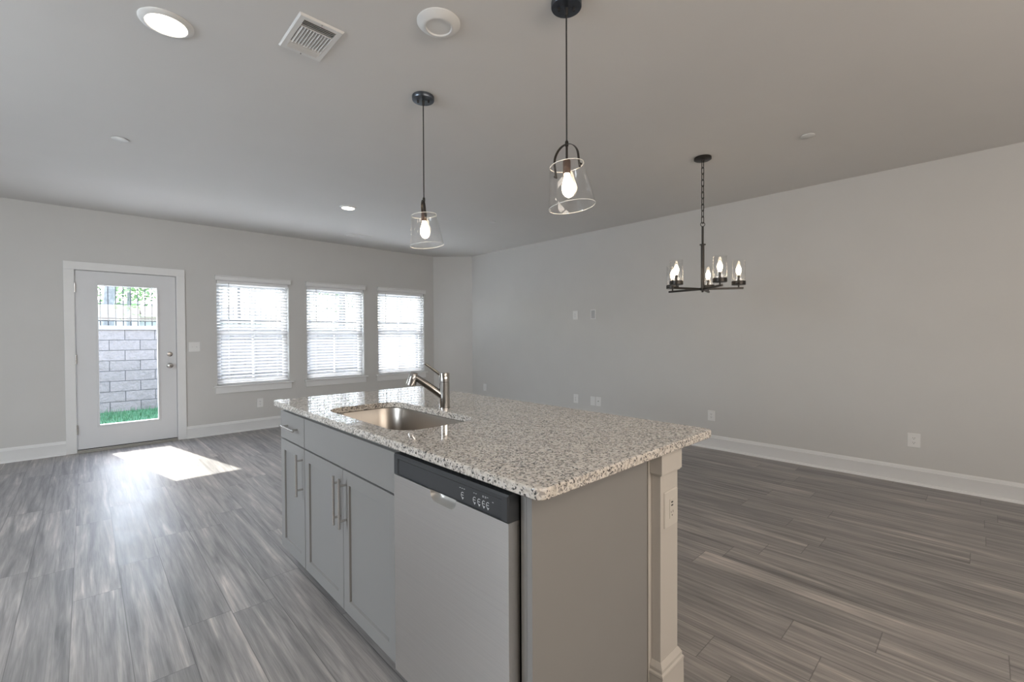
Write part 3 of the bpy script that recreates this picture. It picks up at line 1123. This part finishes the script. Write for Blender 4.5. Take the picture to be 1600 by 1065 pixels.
def pendant(label, x, y, hub_z, tilt, hoop_dir):
    """tilt: the shade hangs out of true, its foot swung to the right as seen from the kitchen; hoop_dir in radians"""
    r = thing('pendant_light', label, 'pendant lamp', (x, y, CEIL), 'pendant lamps over the island')
    can = obj('ceiling_canopy', L([(0.062, 0.0), (0.0655, -0.002), (0.0655, -0.020), (0.0635, -0.0235), (0.014, -0.0245), (0, -0.0245)], 48), M['canopy'], r, local=True)
    for s in (-1, 1):
        obj('canopy_screw', L([(0.0055, -0.0235), (0.0055, -0.034), (0.003, -0.037), (0, -0.037)], 12,
                              Matrix.Translation((s * 0.032 * 0.725, s * -0.032 * 0.689, 0))), M['cordm'], can, local=True)
    hz = hub_z - CEIL
    obj('cord_grip', L([(0.0075, -0.024), (0.0075, -0.05), (0.004, -0.056), (0, -0.056)], 16), M['cordm'], can, local=True)
    obj('cord', L([(0.0033, -0.05), (0.0033, hz + 0.004)], 10), M['cordm'], r, local=True)
    dv = Vector((x, y, 0)).normalized()
    rt = Vector((dv.y, -dv.x, 0))
    T_ = Matrix.Translation((0, 0, hz))
    hub = obj('hub', L([(0.004, 0.012), (0.0075, 0.006), (0.0075, -0.012), (0.0050, -0.014), (0.0050, -0.086)], 20, T_), M['bronze'], r, local=True)
    T0_ = Matrix.Translation((0, 0, hz))
    T_ = T0_ @ Matrix.Translation((0, 0, -0.096)) @ Matrix.Rotation(-tilt, 4, dv) @ Matrix.Translation((0, 0, 0.096))
    TB_ = T0_ @ Matrix.Translation((0, 0, -0.125)) @ Matrix.Rotation(-tilt * 0.8, 4, dv) @ Matrix.Translation((0, 0, 0.125))
    # hoop: flat strip, arched, legs reaching inside the shade
    bm = bmesh.new()
    hd_ = Vector((math.cos(hoop_dir), math.sin(hoop_dir), 0))
    pts = []
    R_, zs_ = 0.0685, -0.070
    pts.append(hd_ * R_ + Vector((0, 0, -0.128)))
    pts.append(hd_ * R_ + Vector((0, 0, -0.10)))
    for k in range(17):
        a = PI * k / 16
        pts.append(hd_ * (R_ * math.cos(a)) + Vector((0, 0, zs_ + 0.063 * math.sin(a))))
    pts.append(hd_ * -R_ + Vector((0, 0, -0.10)))
    pts.append(hd_ * -R_ + Vector((0, 0, -0.128)))
    sd = hd_.cross(Vector((0, 0, 1)))
    prev = None
    rings = []
    for i, p in enumerate(pts):
        t = (pts[min(i + 1, len(pts) - 1)] - pts[max(i - 1, 0)]).normalized()
        nn = t.cross(sd).normalized()
        rings.append([T_ @ (p + sd * a + nn * b) for a, b in ((-0.006, -0.0012), (0.006, -0.0012), (0.006, 0.0012), (-0.006, 0.0012))])
    loops(bm, rings, True, True)
    obj('hoop', bm, M['bronze'], r, local=True, smooth=30)
    bm = L([(0.006, -0.070), (0.0155, -0.073), (0.0168, -0.079), (0.0168, -0.104), (0.0155, -0.1045), (0.0155, -0.107), (0.0168, -0.1075), (0.0168, -0.132), (0.0145, -0.132), (0, -0.131)], 28, T0_)
    obj('socket', bm, M['copper'], r, local=True)
    obj('bulb', L([(0.0125, -0.130), (0.0130, -0.142), (0.0185, -0.157), (0.0260, -0.178), (0.0285, -0.196), (0.0265, -0.212), (0.0180, -0.226), (0.0080, -0.233), (0, -0.2345)], 28, TB_), M['bulb'], r, local=True)
    g = 0.0013
    zt_, zb_ = -0.096, -0.276
    rt_, rb_ = 0.0735, 0.1010
    obj('glass_shade', L([(rt_ - g, zt_), (rt_, zt_ + 0.001), (rt_ + g, zt_), (rb_ + g, zb_), (rb_, zb_ - 0.001), (rb_ - g, zb_)], 72, T_, close=True), M['glass'], r, local=True, smooth=60)
    sh = r.children[-1]
    for rr_, zz_ in ((rt_, zt_), (rb_, zb_)):
        obj('glass_rim', L([(rr_ + 0.0015 * math.cos(2 * PI * k / 8), zz_ + 0.0015 * math.sin(2 * PI * k / 8)) for k in range(8)], 72, T_, close=True), M['rim'], sh, local=True, smooth=60)
    for s in (-1, 1):
        bm = bmesh.new()
        q_ = Vector((0, 0, 1)).rotation_difference(hd_ * s).to_matrix().to_4x4()
        lathe(bm, [(0.005, -0.004), (0.005, 0.006), (0.003, 0.008), (0, 0.008)], 12, T_ @ Matrix.Translation(hd_ * (s * 0.072) + Vector((0, 0, -0.118))) @ q_)
        obj('hoop_screw', bm, M['bronze'], r, local=True)
    return r


az2 = math.atan2(1.252, 1.522)
pendant('black corded glass pendant nearest the camera, its hoop seen broadside', 1.522, 1.252, 2.122, math.radians(7), az2 - PI / 2 - math.radians(42))
az1 = math.atan2(2.331, 1.489)
pendant('black corded glass pendant hanging above the sink, in front of the windows', 1.489, 2.331, 2.112, math.radians(5.5), az1 + math.radians(6))

# ------------------------------------------------------------------ chandelier
CX, CY = 3.650, 1.585
ch = thing('chandelier', 'five armed dark bronze chandelier with clear glass cylinders on a chain', 'chandelier', (CX, CY, CEIL))
CM = Matrix.Translation((CX, CY, 0))
obj('ceiling_canopy', L([(0.062, CEIL), (0.066, CEIL - 0.003), (0.066, CEIL - 0.018), (0.06, CEIL - 0.022), (0.012, CEIL - 0.024), (0.010, CEIL - 0.038), (0, CEIL - 0.040)], 40, CM), M['bronze'], ch)
bm = bmesh.new()
ztop, zbot = CEIL - 0.034, 2.196
nl = 10
pitch = (ztop - zbot) / nl
for k in range(nl):
    zc = ztop - pitch * (k + 0.5)
    hl = pitch / 2 + 0.0048 - 0.011
    pts = []
    for i in range(20):
        a = 2 * PI * i / 20
        pts.append((0.0105 * math.cos(a), 0.011 * math.sin(a) + (hl if math.sin(a) > 1e-9 else (-hl if math.sin(a) < -1e-9 else 0))))
    A = math.radians(43 + (90 if k % 2 else 0) + 20)
    P3 = [Vector((CX + p[0] * math.cos(A), CY + p[0] * math.sin(A), zc + p[1])) for p in pts]
    sweep(bm, P3, circ(0.0031, 8), closed=True, up=Vector((-math.sin(A), math.cos(A), 0)))
obj('chain', bm, M['bronze'], ch, smooth=60)
bm = bmesh.new()
A = math.radians(-46)
P3 = [Vector((CX + 0.017 * math.cos(2 * PI * i / 24) * math.cos(A), CY + 0.017 * math.cos(2 * PI * i / 24) * math.sin(A), 2.184 + 0.017 * math.sin(2 * PI * i / 24))) for i in range(24)]
sweep(bm, P3, circ(0.0027, 8), closed=True, up=Vector((-math.sin(A), math.cos(A), 0)))
obj('ring', bm, M['bronze'], ch, smooth=60)
obj('upper_rod', L([(0.0, 2.170), (0.0085, 2.168), (0.0085, 2.020)], 20, CM), M['bronze'], ch)
obj('collar', L([(0.006, 2.023), (0.024, 2.023), (0.024, 2.016), (0.006, 2.016)], 24, CM), M['bronze'], ch)
obj('stem', L([(0.0135, 2.016), (0.0135, 1.672), (0.017, 1.671), (0.017, 1.647), (0.0085, 1.646), (0.0085, 1.634), (0, 1.632)], 24, CM), M['bronze'], ch)
for k in range(5):
    a = math.radians(14 + 72 * k)
    d = Vector((math.cos(a), math.sin(a), 0))
    s = Vector((-d.y, d.x, 0))
    bm = bmesh.new()
    c = Vector((CX, CY, 1.659))
    rings = []
    for t in (0.012, 0.303):
        rings.append([c + d * t + s * p + Vector((0, 0, qz)) for p, qz in ((-0.007, -0.008), (0.007, -0.008), (0.007, 0.008), (-0.007, 0.008))])
    loops(bm, rings, True, True)
    arm = obj('arm', bm, M['bronze'], ch, smooth=0, bevel=0.001)
    PMx = Matrix.Translation((CX + d.x * 0.268, CY + d.y * 0.268, 1.667))
    obj('cup', L([(0.006, 0.0), (0.006, 0.017), (0.049, 0.017), (0.0515, 0.019), (0.0515, 0.046), (0.0495, 0.048), (0.0465, 0.044), (0.0, 0.044)], 36, PMx), M['bronze'], arm)
    obj('candle_sleeve', L([(0.0105, 0.043), (0.0105, 0.094), (0.008, 0.096), (0, 0.096)], 20, PMx), M['bronze'], arm)
    obj('bulb', L([(0.0075, 0.095), (0.0110, 0.103), (0.0185, 0.122), (0.0205, 0.134), (0.0180, 0.148), (0.0105, 0.165), (0.0045, 0.176), (0, 0.180)], 20, PMx), M['candle'], arm)
    obj('glass_cylinder', L([(0.0462, 0.045), (0.0475, 0.0445), (0.0488, 0.045), (0.0488, 0.214), (0.0475, 0.215), (0.0462, 0.214)], 48, PMx, close=True), M['glass'], arm, smooth=60)

# ------------------------------------------------------------------ ceiling fittings


def recessed(label, x, y, r=0.098):
    t = thing('recessed_light', label, 'recessed light', (x, y, CEIL), 'lit round recessed ceiling lights')
    obj('trim_ring', L([(r, 0.0), (r, -0.003), (r - 0.006, -0.009), (r - 0.024, -0.013), (r - 0.027, -0.010), (r - 0.027, 0.0)], 56, close=True), M['plate'], t, local=True, smooth=40)
    obj('lens', L([(r - 0.0275, -0.002), (r - 0.0275, -0.0095), (r - 0.04, -0.0115), (0, -0.013)], 56), M['lens'], t, local=True, smooth=40)
    return t


recessed('glowing round recessed ceiling light nearest the camera, left of the vent', 0.288, 2.585, 0.104)
recessed('small glowing recessed ceiling light further back, left of the sink pendant', 2.148, 4.908, 0.093)

t = thing('ceiling_disc', 'unlit round white ceiling fitting with a dished centre, above the sink pendant', 'ceiling disc', (1.193, 1.733, CEIL))
obj('outer_ring', L([(0.098, 0.0), (0.098, -0.004), (0.088, -0.013), (0.070, -0.022), (0.064, -0.024), (0.0585, -0.0235), (0.056, -0.019), (0.056, 0.0)], 64, close=True), M['plate'], t, local=True, smooth=40)
obj('dished_centre', L([(0.0558, -0.0175), (0.050, -0.0135), (0.040, -0.0085), (0.025, -0.0055), (0, -0.0045)], 64), M['plate'], t, local=True, smooth=60)


def sprinkler(label, x, y, r=0.043):
    t = thing('sprinkler_cover', label, 'sprinkler cover', (x, y, CEIL), 'flat round sprinkler covers on the ceiling')
    obj('cover_disc', L([(r, -0.006), (r, -0.0085), (r - 0.002, -0.0095), (0, -0.0098)], 40), M['plate'], t, local=True)
    obj('inner_cup', L([(r - 0.008, 0.0), (r - 0.008, -0.006)], 32), M['recess'], t, local=True)
    return t


sprinkler('flat round sprinkler cover on the ceiling above the glazed door', 0.200, 4.316, 0.047)
sprinkler('flat round sprinkler cover on the ceiling between the two pendants', 3.761, 4.300, 0.040)
sprinkler('flat round sprinkler cover on the ceiling right of the chandelier', 3.798, 0.889, 0.045)


def vent_frame(bm, x0, x1, y0, y1, w, t):
    o0 = [(x0, y0), (x1, y0), (x1, y1), (x0, y1)]

    def rg(e, z):
        return [(x0 + e, y0 + e, z), (x1 - e, y0 + e, z), (x1 - e, y1 - e, z), (x0 + e, y1 - e, z)]
    loops(bm, [rg(0, CEIL), rg(0.001, CEIL - 0.003), rg(0.006, CEIL - t), rg(w, CEIL - t + 0.001), rg(w, CEIL - 0.0005)])


vt = thing('ceiling_vent', 'square edged white ceiling air vent nearest the camera, beside the recessed light', 'vent', (0.806, 2.243, CEIL), 'ceiling air vents')
vx0, vx1, vy0, vy1 = 0.706, 0.906, 2.090, 2.396
bm = bmesh.new()
vent_frame(bm, vx0, vx1, vy0, vy1, 0.028, 0.009)
obj('frame', bm, M['ventm'], vt, smooth=20)
obj('duct_opening', B(vx0 + 0.027, vx1 - 0.027, vy0 + 0.027, vy1 - 0.027, CEIL - 0.002, CEIL - 0.0005), M['ventd'], vt, smooth=0)
bm = bmesh.new()


def blade(bm, p0, p1, w, tilt_dir):
    """thin tilted louvre between two points; tilt_dir is the horizontal lean of its lower edge"""
    p0, p1 = Vector(p0), Vector(p1)
    lean = Vector(tilt_dir)
    a = Vector((0, 0, -0.0008))
    lo_ = lean * w + Vector((0, 0, -0.008))
    th = lean.normalized() * 0.0008
    rings = [[p + th, p - th, p - th + lo_, p + th + lo_] for p in (p0, p1)]
    loops(bm, rings, True, True)


zc = CEIL - 0.0022
for k in range(4):
    y = vy0 + 0.034 + k * 0.0115
    blade(bm, (vx0 + 0.028, y, zc), (vx1 - 0.028, y, zc), 0.007, (0, -1, 0))
for k in range(4):
    y = vy1 - 0.034 - k * 0.0115
    blade(bm, (vx0 + 0.028, y, zc), (vx1 - 0.028, y, zc), 0.007, (0, 1, 0))
ym0, ym1 = vy0 + 0.080, vy1 - 0.080
box(bm, vx0 + 0.028, vx1 - 0.028, ym0 - 0.003, ym0, CEIL - 0.010, CEIL - 0.002)
box(bm, vx0 + 0.028, vx1 - 0.028, ym1, ym1 + 0.003, CEIL - 0.010, CEIL - 0.002)
for k in range(11):
    x = vx0 + 0.034 + k * (vx1 - vx0 - 0.068) / 10
    blade(bm, (x, ym0, zc), (x, ym1, zc), 0.006, (1 if k > 5 else 1, 0, 0))
obj('louvres', bm, M['ventm'], vt, smooth=0)
for y in (vy0 + 0.012, vy1 - 0.012):
    obj('screw', L([(0.004, CEIL - 0.0085), (0.0035, CEIL - 0.0105), (0, CEIL - 0.011)], 12, Matrix.Translation((0.806, y, 0))), M['nickel'], vt)

vt = thing('ceiling_vent', 'long white ceiling air vent near the windows, behind the sink pendant', 'vent', (2.860, 6.21, CEIL), 'ceiling air vents')
bm = bmesh.new()
vent_frame(bm, 2.705, 3.015, 6.120, 6.300, 0.022, 0.008)
obj('frame', bm, M['ventm'], vt, smooth=20)
obj('duct_opening', B(2.726, 2.994, 6.141, 6.279, CEIL - 0.002, CEIL - 0.0005), M['ventd'], vt, smooth=0)
bm = bmesh.new()
for k in range(11):
    x = 2.735 + k * 0.025
    blade(bm, (x, 6.142, zc), (x, 6.278, zc), 0.010, (1, 0, 0))
obj('louvres', bm, M['ventm'], vt, smooth=0)

# ------------------------------------------------------------------ switches and outlets


def plate_matrix(face, p):
    """local frame: x along the wall, y out of the wall, z up"""
    n = {'right': Vector((-1, 0, 0)), 'back': Vector((0, -1, 0))}[face]
    xax = n.cross(Vector((0, 0, 1)))
    mm = Matrix.Identity(4)
    for i in range(3):
        mm[i][0], mm[i][1], mm[i][2] = xax[i], n[i], (0, 0, 1)[i]
    return Matrix.Translation(p) @ mm


def to_bm(fn, mm):
    bm = bmesh.new()
    fn(bm)
    for v in bm.verts:
        v.co = mm @ v.co
    return bm


def plate_shape(w, h):
    def fn(bm):
        rings = [[(x, y, z) for x, z in rrect(-w / 2 + e, w / 2 - e, -h / 2 + e, h / 2 - e, 0.004, 4)] for e, y in ((0, 0), (0, 0.003), (0.0025, 0.006))]
        loops(bm, rings, True, True)
    return fn


def wall_plate(name, label, cat, face, p, kind, w=0.078, h=0.120, group=None, pm='plate'):
    t = thing(name, label, cat, p, group)
    mm = plate_matrix(face, p)
    if kind == 'bracket':            # open low-voltage bracket
        def fr(bm):
            rings = [[(x, y, z) for x, z in rrect(-w / 2 + e, w / 2 - e, -h / 2 + e, h / 2 - e, 0.004, 4)] for e, y in ((0, 0), (0, 0.004), (0.002, 0.006), (0.011, 0.006), (0.011, 0.0008))]
            loops(bm, rings, True, False)
        obj('cover_plate', to_bm(fr, mm), M[pm], t, smooth=30)
        obj('opening', to_bm(lambda bm: box(bm, -w / 2 + 0.0115, w / 2 - 0.0115, 0.0009, 0.002, -h / 2 + 0.0115, h / 2 - 0.0115), mm), M['recess'], t, smooth=0)
        return t
    obj('cover_plate', to_bm(plate_shape(w, h), mm), M[pm], t, smooth=30)
    if kind == 'duplex':
        for dz in (0.0195, -0.0195):
            def rcp(bm):
                rings = [[(x, y, z) for x, z in rrect(-0.0165, 0.0165, dz - 0.014, dz + 0.014, 0.011, 5)] for y in (0.0055, 0.0072)]
                loops(bm, rings, True, True)
            ro = obj('receptacle', to_bm(rcp, mm), M[pm], t, smooth=30)

            def sl(bm):
                box(bm, -0.0075, -0.0052, 0.0070, 0.0076, dz - 0.001, dz + 0.0075)
                box(bm, 0.0052, 0.0075, 0.0070, 0.0076, dz - 0.001, dz + 0.0065)
                lathe(bm, [(0.0026, 0.0070), (0.0026, 0.0076)], 10, Matrix.Translation((0, 0, dz - 0.0075)) @ Matrix.Rotation(-PI / 2, 4, 'X'))
            obj('slots', to_bm(sl, mm), M['slot'], ro, smooth=0)
        obj('screw', to_bm(lambda bm: lathe(bm, [(0.003, 0.0055), (0.003, 0.0068), (0, 0.007)], 10, Matrix.Rotation(-PI / 2, 4, 'X')), mm), M[pm], t)
    elif kind == 'decor':
        def ins(bm):
            rings = [[(x, y, z) for x, z in rrect(-0.0165, 0.0165, -0.033, 0.033, 0.002, 3)] for y in (0.0055, 0.0078)]
            loops(bm, rings, True, True)
        ro = obj('receptacle', to_bm(ins, mm), M[pm], t, smooth=30)

        def sl(bm):
            for dz in (0.017, -0.017):
                box(bm, -0.0075, -0.0052, 0.0076, 0.0082, dz - 0.001, dz + 0.0075)
                box(bm, 0.0052, 0.0075, 0.0076, 0.0082, dz - 0.001, dz + 0.0065)
                lathe(bm, [(0.0026, 0.0076), (0.0026, 0.0082)], 10, Matrix.Translation((0, 0, dz - 0.0075)) @ Matrix.Rotation(-PI / 2, 4, 'X'))
        obj('slots', to_bm(sl, mm), M['slot'], ro, smooth=0)
    elif kind == 'usb':
        def ins(bm):
            rings = [[(x, y, z) for x, z in rrect(-0.0165, 0.0165, -0.034, 0.034, 0.002, 3)] for y in (0.0055, 0.0078)]
            loops(bm, rings, True, True)
        ro = obj('receptacle', to_bm(ins, mm), M[pm], t, smooth=30)

        def us(bm):
            box(bm, -0.0065, 0.0065, 0.0077, 0.0083, 0.0195, 0.0245)
            box(bm, -0.0065, 0.0065, 0.0077, 0.0083, 0.0085, 0.0135)
        obj('usb_port', to_bm(us, mm), M['slot'], ro, smooth=0)

        def sl(bm):
            dz = -0.016
            box(bm, -0.0075, -0.0055, 0.0077, 0.0083, dz, dz + 0.008)
            box(bm, 0.0055, 0.0075, 0.0077, 0.0083, dz, dz + 0.007)
            lathe(bm, [(0.0026, 0.0077), (0.0026, 0.0083)], 10, Matrix.Translation((0, 0, dz - 0.0085)) @ Matrix.Rotation(-PI / 2, 4, 'X'))
        obj('slots', to_bm(sl, mm), M['slot'], ro, smooth=0)
    elif kind == 'coax':
        cx_ = obj('coax_jack', to_bm(lambda bm: lathe(bm, [(0.0065, 0.0055), (0.0065, 0.0085), (0.0045, 0.0088), (0.0045, 0.013), (0, 0.013)], 16, Matrix.Translation((0, 0, 0.006)) @ Matrix.Rotation(-PI / 2, 4, 'X')), mm), M['slot'], t)
        obj('screw', to_bm(lambda bm: lathe(bm, [(0.003, 0.0055), (0.003, 0.0068), (0, 0.007)], 10, Matrix.Translation((0, 0, -0.03)) @ Matrix.Rotation(-PI / 2, 4, 'X')), mm), M['recess'], t)
    elif kind == 'switch2':
        for dx in (-0.023, 0.023):
            def tg(bm):
                box(bm, dx - 0.0055, dx + 0.0055, 0.0055, 0.0066, -0.0125, 0.0125)
                rings = [[(dx - 0.004, 0.006, -0.008), (dx + 0.004, 0.006, -0.008), (dx + 0.004, 0.006, 0.004), (dx - 0.004, 0.006, 0.004)],
                         [(dx - 0.0035, 0.015, 0.004), (dx + 0.0035, 0.015, 0.004), (dx + 0.0035, 0.014, 0.010), (dx - 0.0035, 0.014, 0.010)]]
                loops(bm, rings, True, True)
            obj('toggle', to_bm(tg, mm), M[pm], t, smooth=0)
    elif kind == 'blank':
        for dz in (0.042, -0.042):
            obj('screw', to_bm(lambda bm: lathe(bm, [(0.003, 0.0055), (0.003, 0.0068), (0, 0.007)], 10, Matrix.Translation((0, 0, dz)) @ Matrix.Rotation(-PI / 2, 4, 'X')), mm), M[pm], t)
    return t


OG = 'white wall plates'
wall_plate('wall_outlet', 'large white outlet low on the right wall, nearest the camera', 'outlet', 'right', (W, 0.411, 0.376), 'duplex', 0.084, 0.120, OG)
wall_plate('wall_outlet', 'white outlet low on the right wall just above the worktop corner', 'outlet', 'right', (W, 2.125, 0.370), 'decor', 0.080, 0.116, OG)
wall_plate('coax_plate', 'white wall plate with a dark cable jack, right of a close pair', 'wall plate', 'right', (W, 3.668, 0.367), 'coax', 0.080, 0.124, OG)
wall_plate('blank_plate', 'plain white wall plate, left of the close pair over the worktop', 'wall plate', 'right', (W, 3.763, 0.365), 'blank', 0.080, 0.124, OG)
wall_plate('wall_outlet', 'white outlet low on the right wall, left of the close pair of plates', 'outlet', 'right', (W, 4.062, 0.369), 'decor', 0.080, 0.124, OG)
wall_plate('wall_outlet', 'farthest white outlet low on the right wall, beside the angled corner', 'outlet', 'right', (W, 6.096, 0.367), 'decor', 0.080, 0.120, OG)
wall_plate('wall_outlet', 'white outlet high on the right wall, the left one of two at eye level', 'outlet', 'right', (W, 4.069, 1.572), 'decor', 0.082, 0.124, OG)
wall_plate('cable_bracket', 'open white cable plate high on the right wall, right of two at eye level', 'wall plate', 'right', (W, 3.754, 1.574), 'bracket', 0.086, 0.134, OG)
wall_plate('wall_outlet', 'white outlet below the first window beside the glazed door', 'outlet', 'back', (1.756, D, 0.366), 'duplex', 0.078, 0.122, OG)
wall_plate('light_switch', 'double white light switch on the wall right of the glazed door', 'light switch', 'back', (1.010, D, 1.160), 'switch2', 0.122, 0.122, OG)
wall_plate('post_outlet', 'oversized outlet with two charging ports on the island post', 'outlet', 'back', (1.497, 0.765, 0.680), 'usb', 0.092, 0.128, None, 'almond')

# ------------------------------------------------------------------ outside the windows
GZ = -0.157
struct('ground', B(-14, 22, D + WT, 11.30, GZ - 0.2, GZ), M['patio'], smooth=0)
bw = thing('retaining_wall', 'pale split face block retaining wall outside the glazed door', 'garden wall', (1.93, 11.6, GZ))
bm = B(-14.0, 22.0, 11.5, 11.85, GZ - 0.2, 1.425)
obj('block_face', bm, M['block'], bw, smooth=0, loc=(0.0, 0.0, 0.0))
bm = bmesh.new()
box(bm, -14.0, 22.0, 11.465, 11.87, 1.425, 1.505)
obj('capstone', bm, M['capstone'], bw, smooth=0, bevel=0.008)

bm = bmesh.new()
rg = random.Random(3)
for i in range(5200):
    x = rg.uniform(-1.5, 8.0)
    y = rg.uniform(9.95, 11.44)
    h = rg.uniform(0.05, 0.13)
    a = rg.uniform(0, PI)
    w = 0.007
    dx, dy = math.cos(a) * w, math.sin(a) * w
    lx, ly = rg.uniform(-0.03, 0.03), rg.uniform(-0.03, 0.03)
    v = [bm.verts.new(p) for p in ((x - dx, y - dy, GZ), (x + dx, y + dy, GZ), (x + lx, y + ly, GZ + h))]
    bm.faces.new(v)
box(bm, -14, 22, 9.9, 11.47, GZ - 0.01, GZ + 0.012)
gr = obj('grass', bm, M['grass'], None, smooth=0)
gr['kind'] = 'stuff'
gr['label'] = 'green grass strip at the foot of the block wall'
gr['category'] = 'grass'

up = obj('upper_lawn', B(-14, 30, 11.87, 48, 1.0, 1.40), M['grass'], None, smooth=0)
up['kind'] = 'structure'
up.name = 'ground_upper'

fe = thing('iron_fence', 'dark iron picket fence standing on top of the block wall', 'fence', (3.0, 11.66, 1.505))
for z in (1.605, 1.650, 2.560):
    obj('rail', B(-1.6, 8.6, 11.645, 11.675, z - 0.011, z + 0.011), M['iron'], fe, smooth=0)
px = -1.55
n = 0
while px < 8.6:
    big = (n % 22 == 15)
    w = 0.030 if big else 0.008
    bm = B(px - w, px + w, 11.66 - w, 11.66 + w, 1.505, 2.72 if big else 2.66)
    obj('post' if big else 'picket', bm, M['iron'], fe, smooth=0)
    px += 0.1105
    n += 1

pt = thing('privacy_screen', 'low white screen outside the window beside the angled corner', 'screen', (4.45, 8.1, GZ))
obj('screen_panel', B(4.42, 4.47, 7.45, 8.75, GZ + 0.04, 1.300), M['vinyl'], pt, smooth=0)
for y in (7.42, 8.77):
    obj('screen_post', B(4.395, 4.495, y - 0.05, y + 0.05, GZ, 1.330), M['vinyl'], pt, smooth=0)


def tree(label, x, y, z, h, r, crown_z, crown_r, blobs, seed, lean=0.0):
    t = thing('tree', label, 'tree', (x, y, z), 'trees beyond the block wall')
    rg = random.Random(seed)
    bm = bmesh.new()
    pts = [(x + lean * k / 6 + rg.uniform(-.02, .02), y, z + h * k / 6) for k in range(7)]
    sweep(bm, pts, lambda s: circ(r * (1 - 0.45 * s), 14), up=Vector((0, 1, 0)))
    for k in range(5):
        a = rg.uniform(0, 2 * PI)
        s0 = Vector(pts[4]) + Vector((0, 0, 0.1 * k))
        e = s0 + Vector((math.cos(a) * crown_r * .7, math.sin(a) * crown_r * .7, crown_r * .6))
        sweep(bm, [s0, (s0 + e) / 2 + Vector((0, 0, .1)), e], lambda s: circ(r * 0.35 * (1 - .7 * s), 8), up=Vector((0.3, 1, 0)).normalized())
    obj('trunk', bm, M['bark'], t, smooth=60)
    bm = bmesh.new()
    for k in range(blobs):
        a, b = rg.uniform(0, 2 * PI), rg.uniform(-1, 1)
        q = crown_r * rg.uniform(0.25, 1.0)
        s = math.sqrt(1 - b * b)
        c = Vector((x + q * s * math.cos(a), y + q * s * math.sin(a), crown_z + q * b * 0.75))
        for i in range(16):
            d = Vector((rg.gauss(0, .22), rg.gauss(0, .22), rg.gauss(0, .18)))
            u = Vector((rg.uniform(-1, 1), rg.uniform(-1, 1), rg.uniform(-1, 1))).normalized()
            w = u.cross(Vector((rg.uniform(-1, 1), rg.uniform(-1, 1), rg.uniform(-1, 1)))).normalized()
            L_ = rg.uniform(.06, .11)
            p = c + d
            v = [bm.verts.new(p + m_) for m_ in (-u * L_, w * L_ * .45, u * L_, -w * L_ * .45)]
            bm.faces.new(v)
    obj('foliage', bm, M['leaf'], t, smooth=0)
    return t


tree('grey trunked tree behind the iron fence, seen at the left of the door glass', 0.45, 16.0, 1.40, 3.4, 0.13, 4.6, 1.7, 55, 4, 0.12)
tree('light green leafy tree further off behind the fence, right of the grey trunk', 1.15, 21.0, 1.40, 2.6, 0.08, 3.1, 1.5, 60, 9)
tree('leafy tree beyond the fence, seen through the window blinds', 9.2, 22.0, 1.40, 3.0, 0.12, 4.0, 2.2, 80, 15)

hs = thing('neighbour_house', 'pale house with a grey gabled roof far behind the iron fence', 'house', (2.6, 32, 1.4))
obj('wall', B(-3.0, 2.05, 30.0, 34.0, 1.40, 2.95), M['siding'], hs, smooth=0)
obj('wing_wall', B(2.05, 8.0, 30.3, 34.0, 1.40, 2.42), M['siding'], hs, smooth=0)
bm = bmesh.new()
rings = [[(-3.2, 29.8, 2.95), (-3.2, 32.0, 3.25), (-3.2, 34.2, 2.95)], [(2.1, 29.8, 2.95), (2.1, 32.0, 3.25), (2.1, 34.2, 2.95)]]
loops(bm, rings, True, True)
rings = [[(2.12, 29.7, 2.42), (2.12, 32.0, 3.12), (2.12, 34.2, 2.42)], [(8.2, 29.7, 2.42), (8.2, 32.0, 3.12), (8.2, 34.2, 2.42)]]
loops(bm, rings, True, True)
obj('roof', bm, M['shingle'], hs, smooth=0)
obj('fascia', B(2.10, 8.2, 29.66, 29.70, 2.33, 2.43), M['vinyl'], hs, smooth=0)
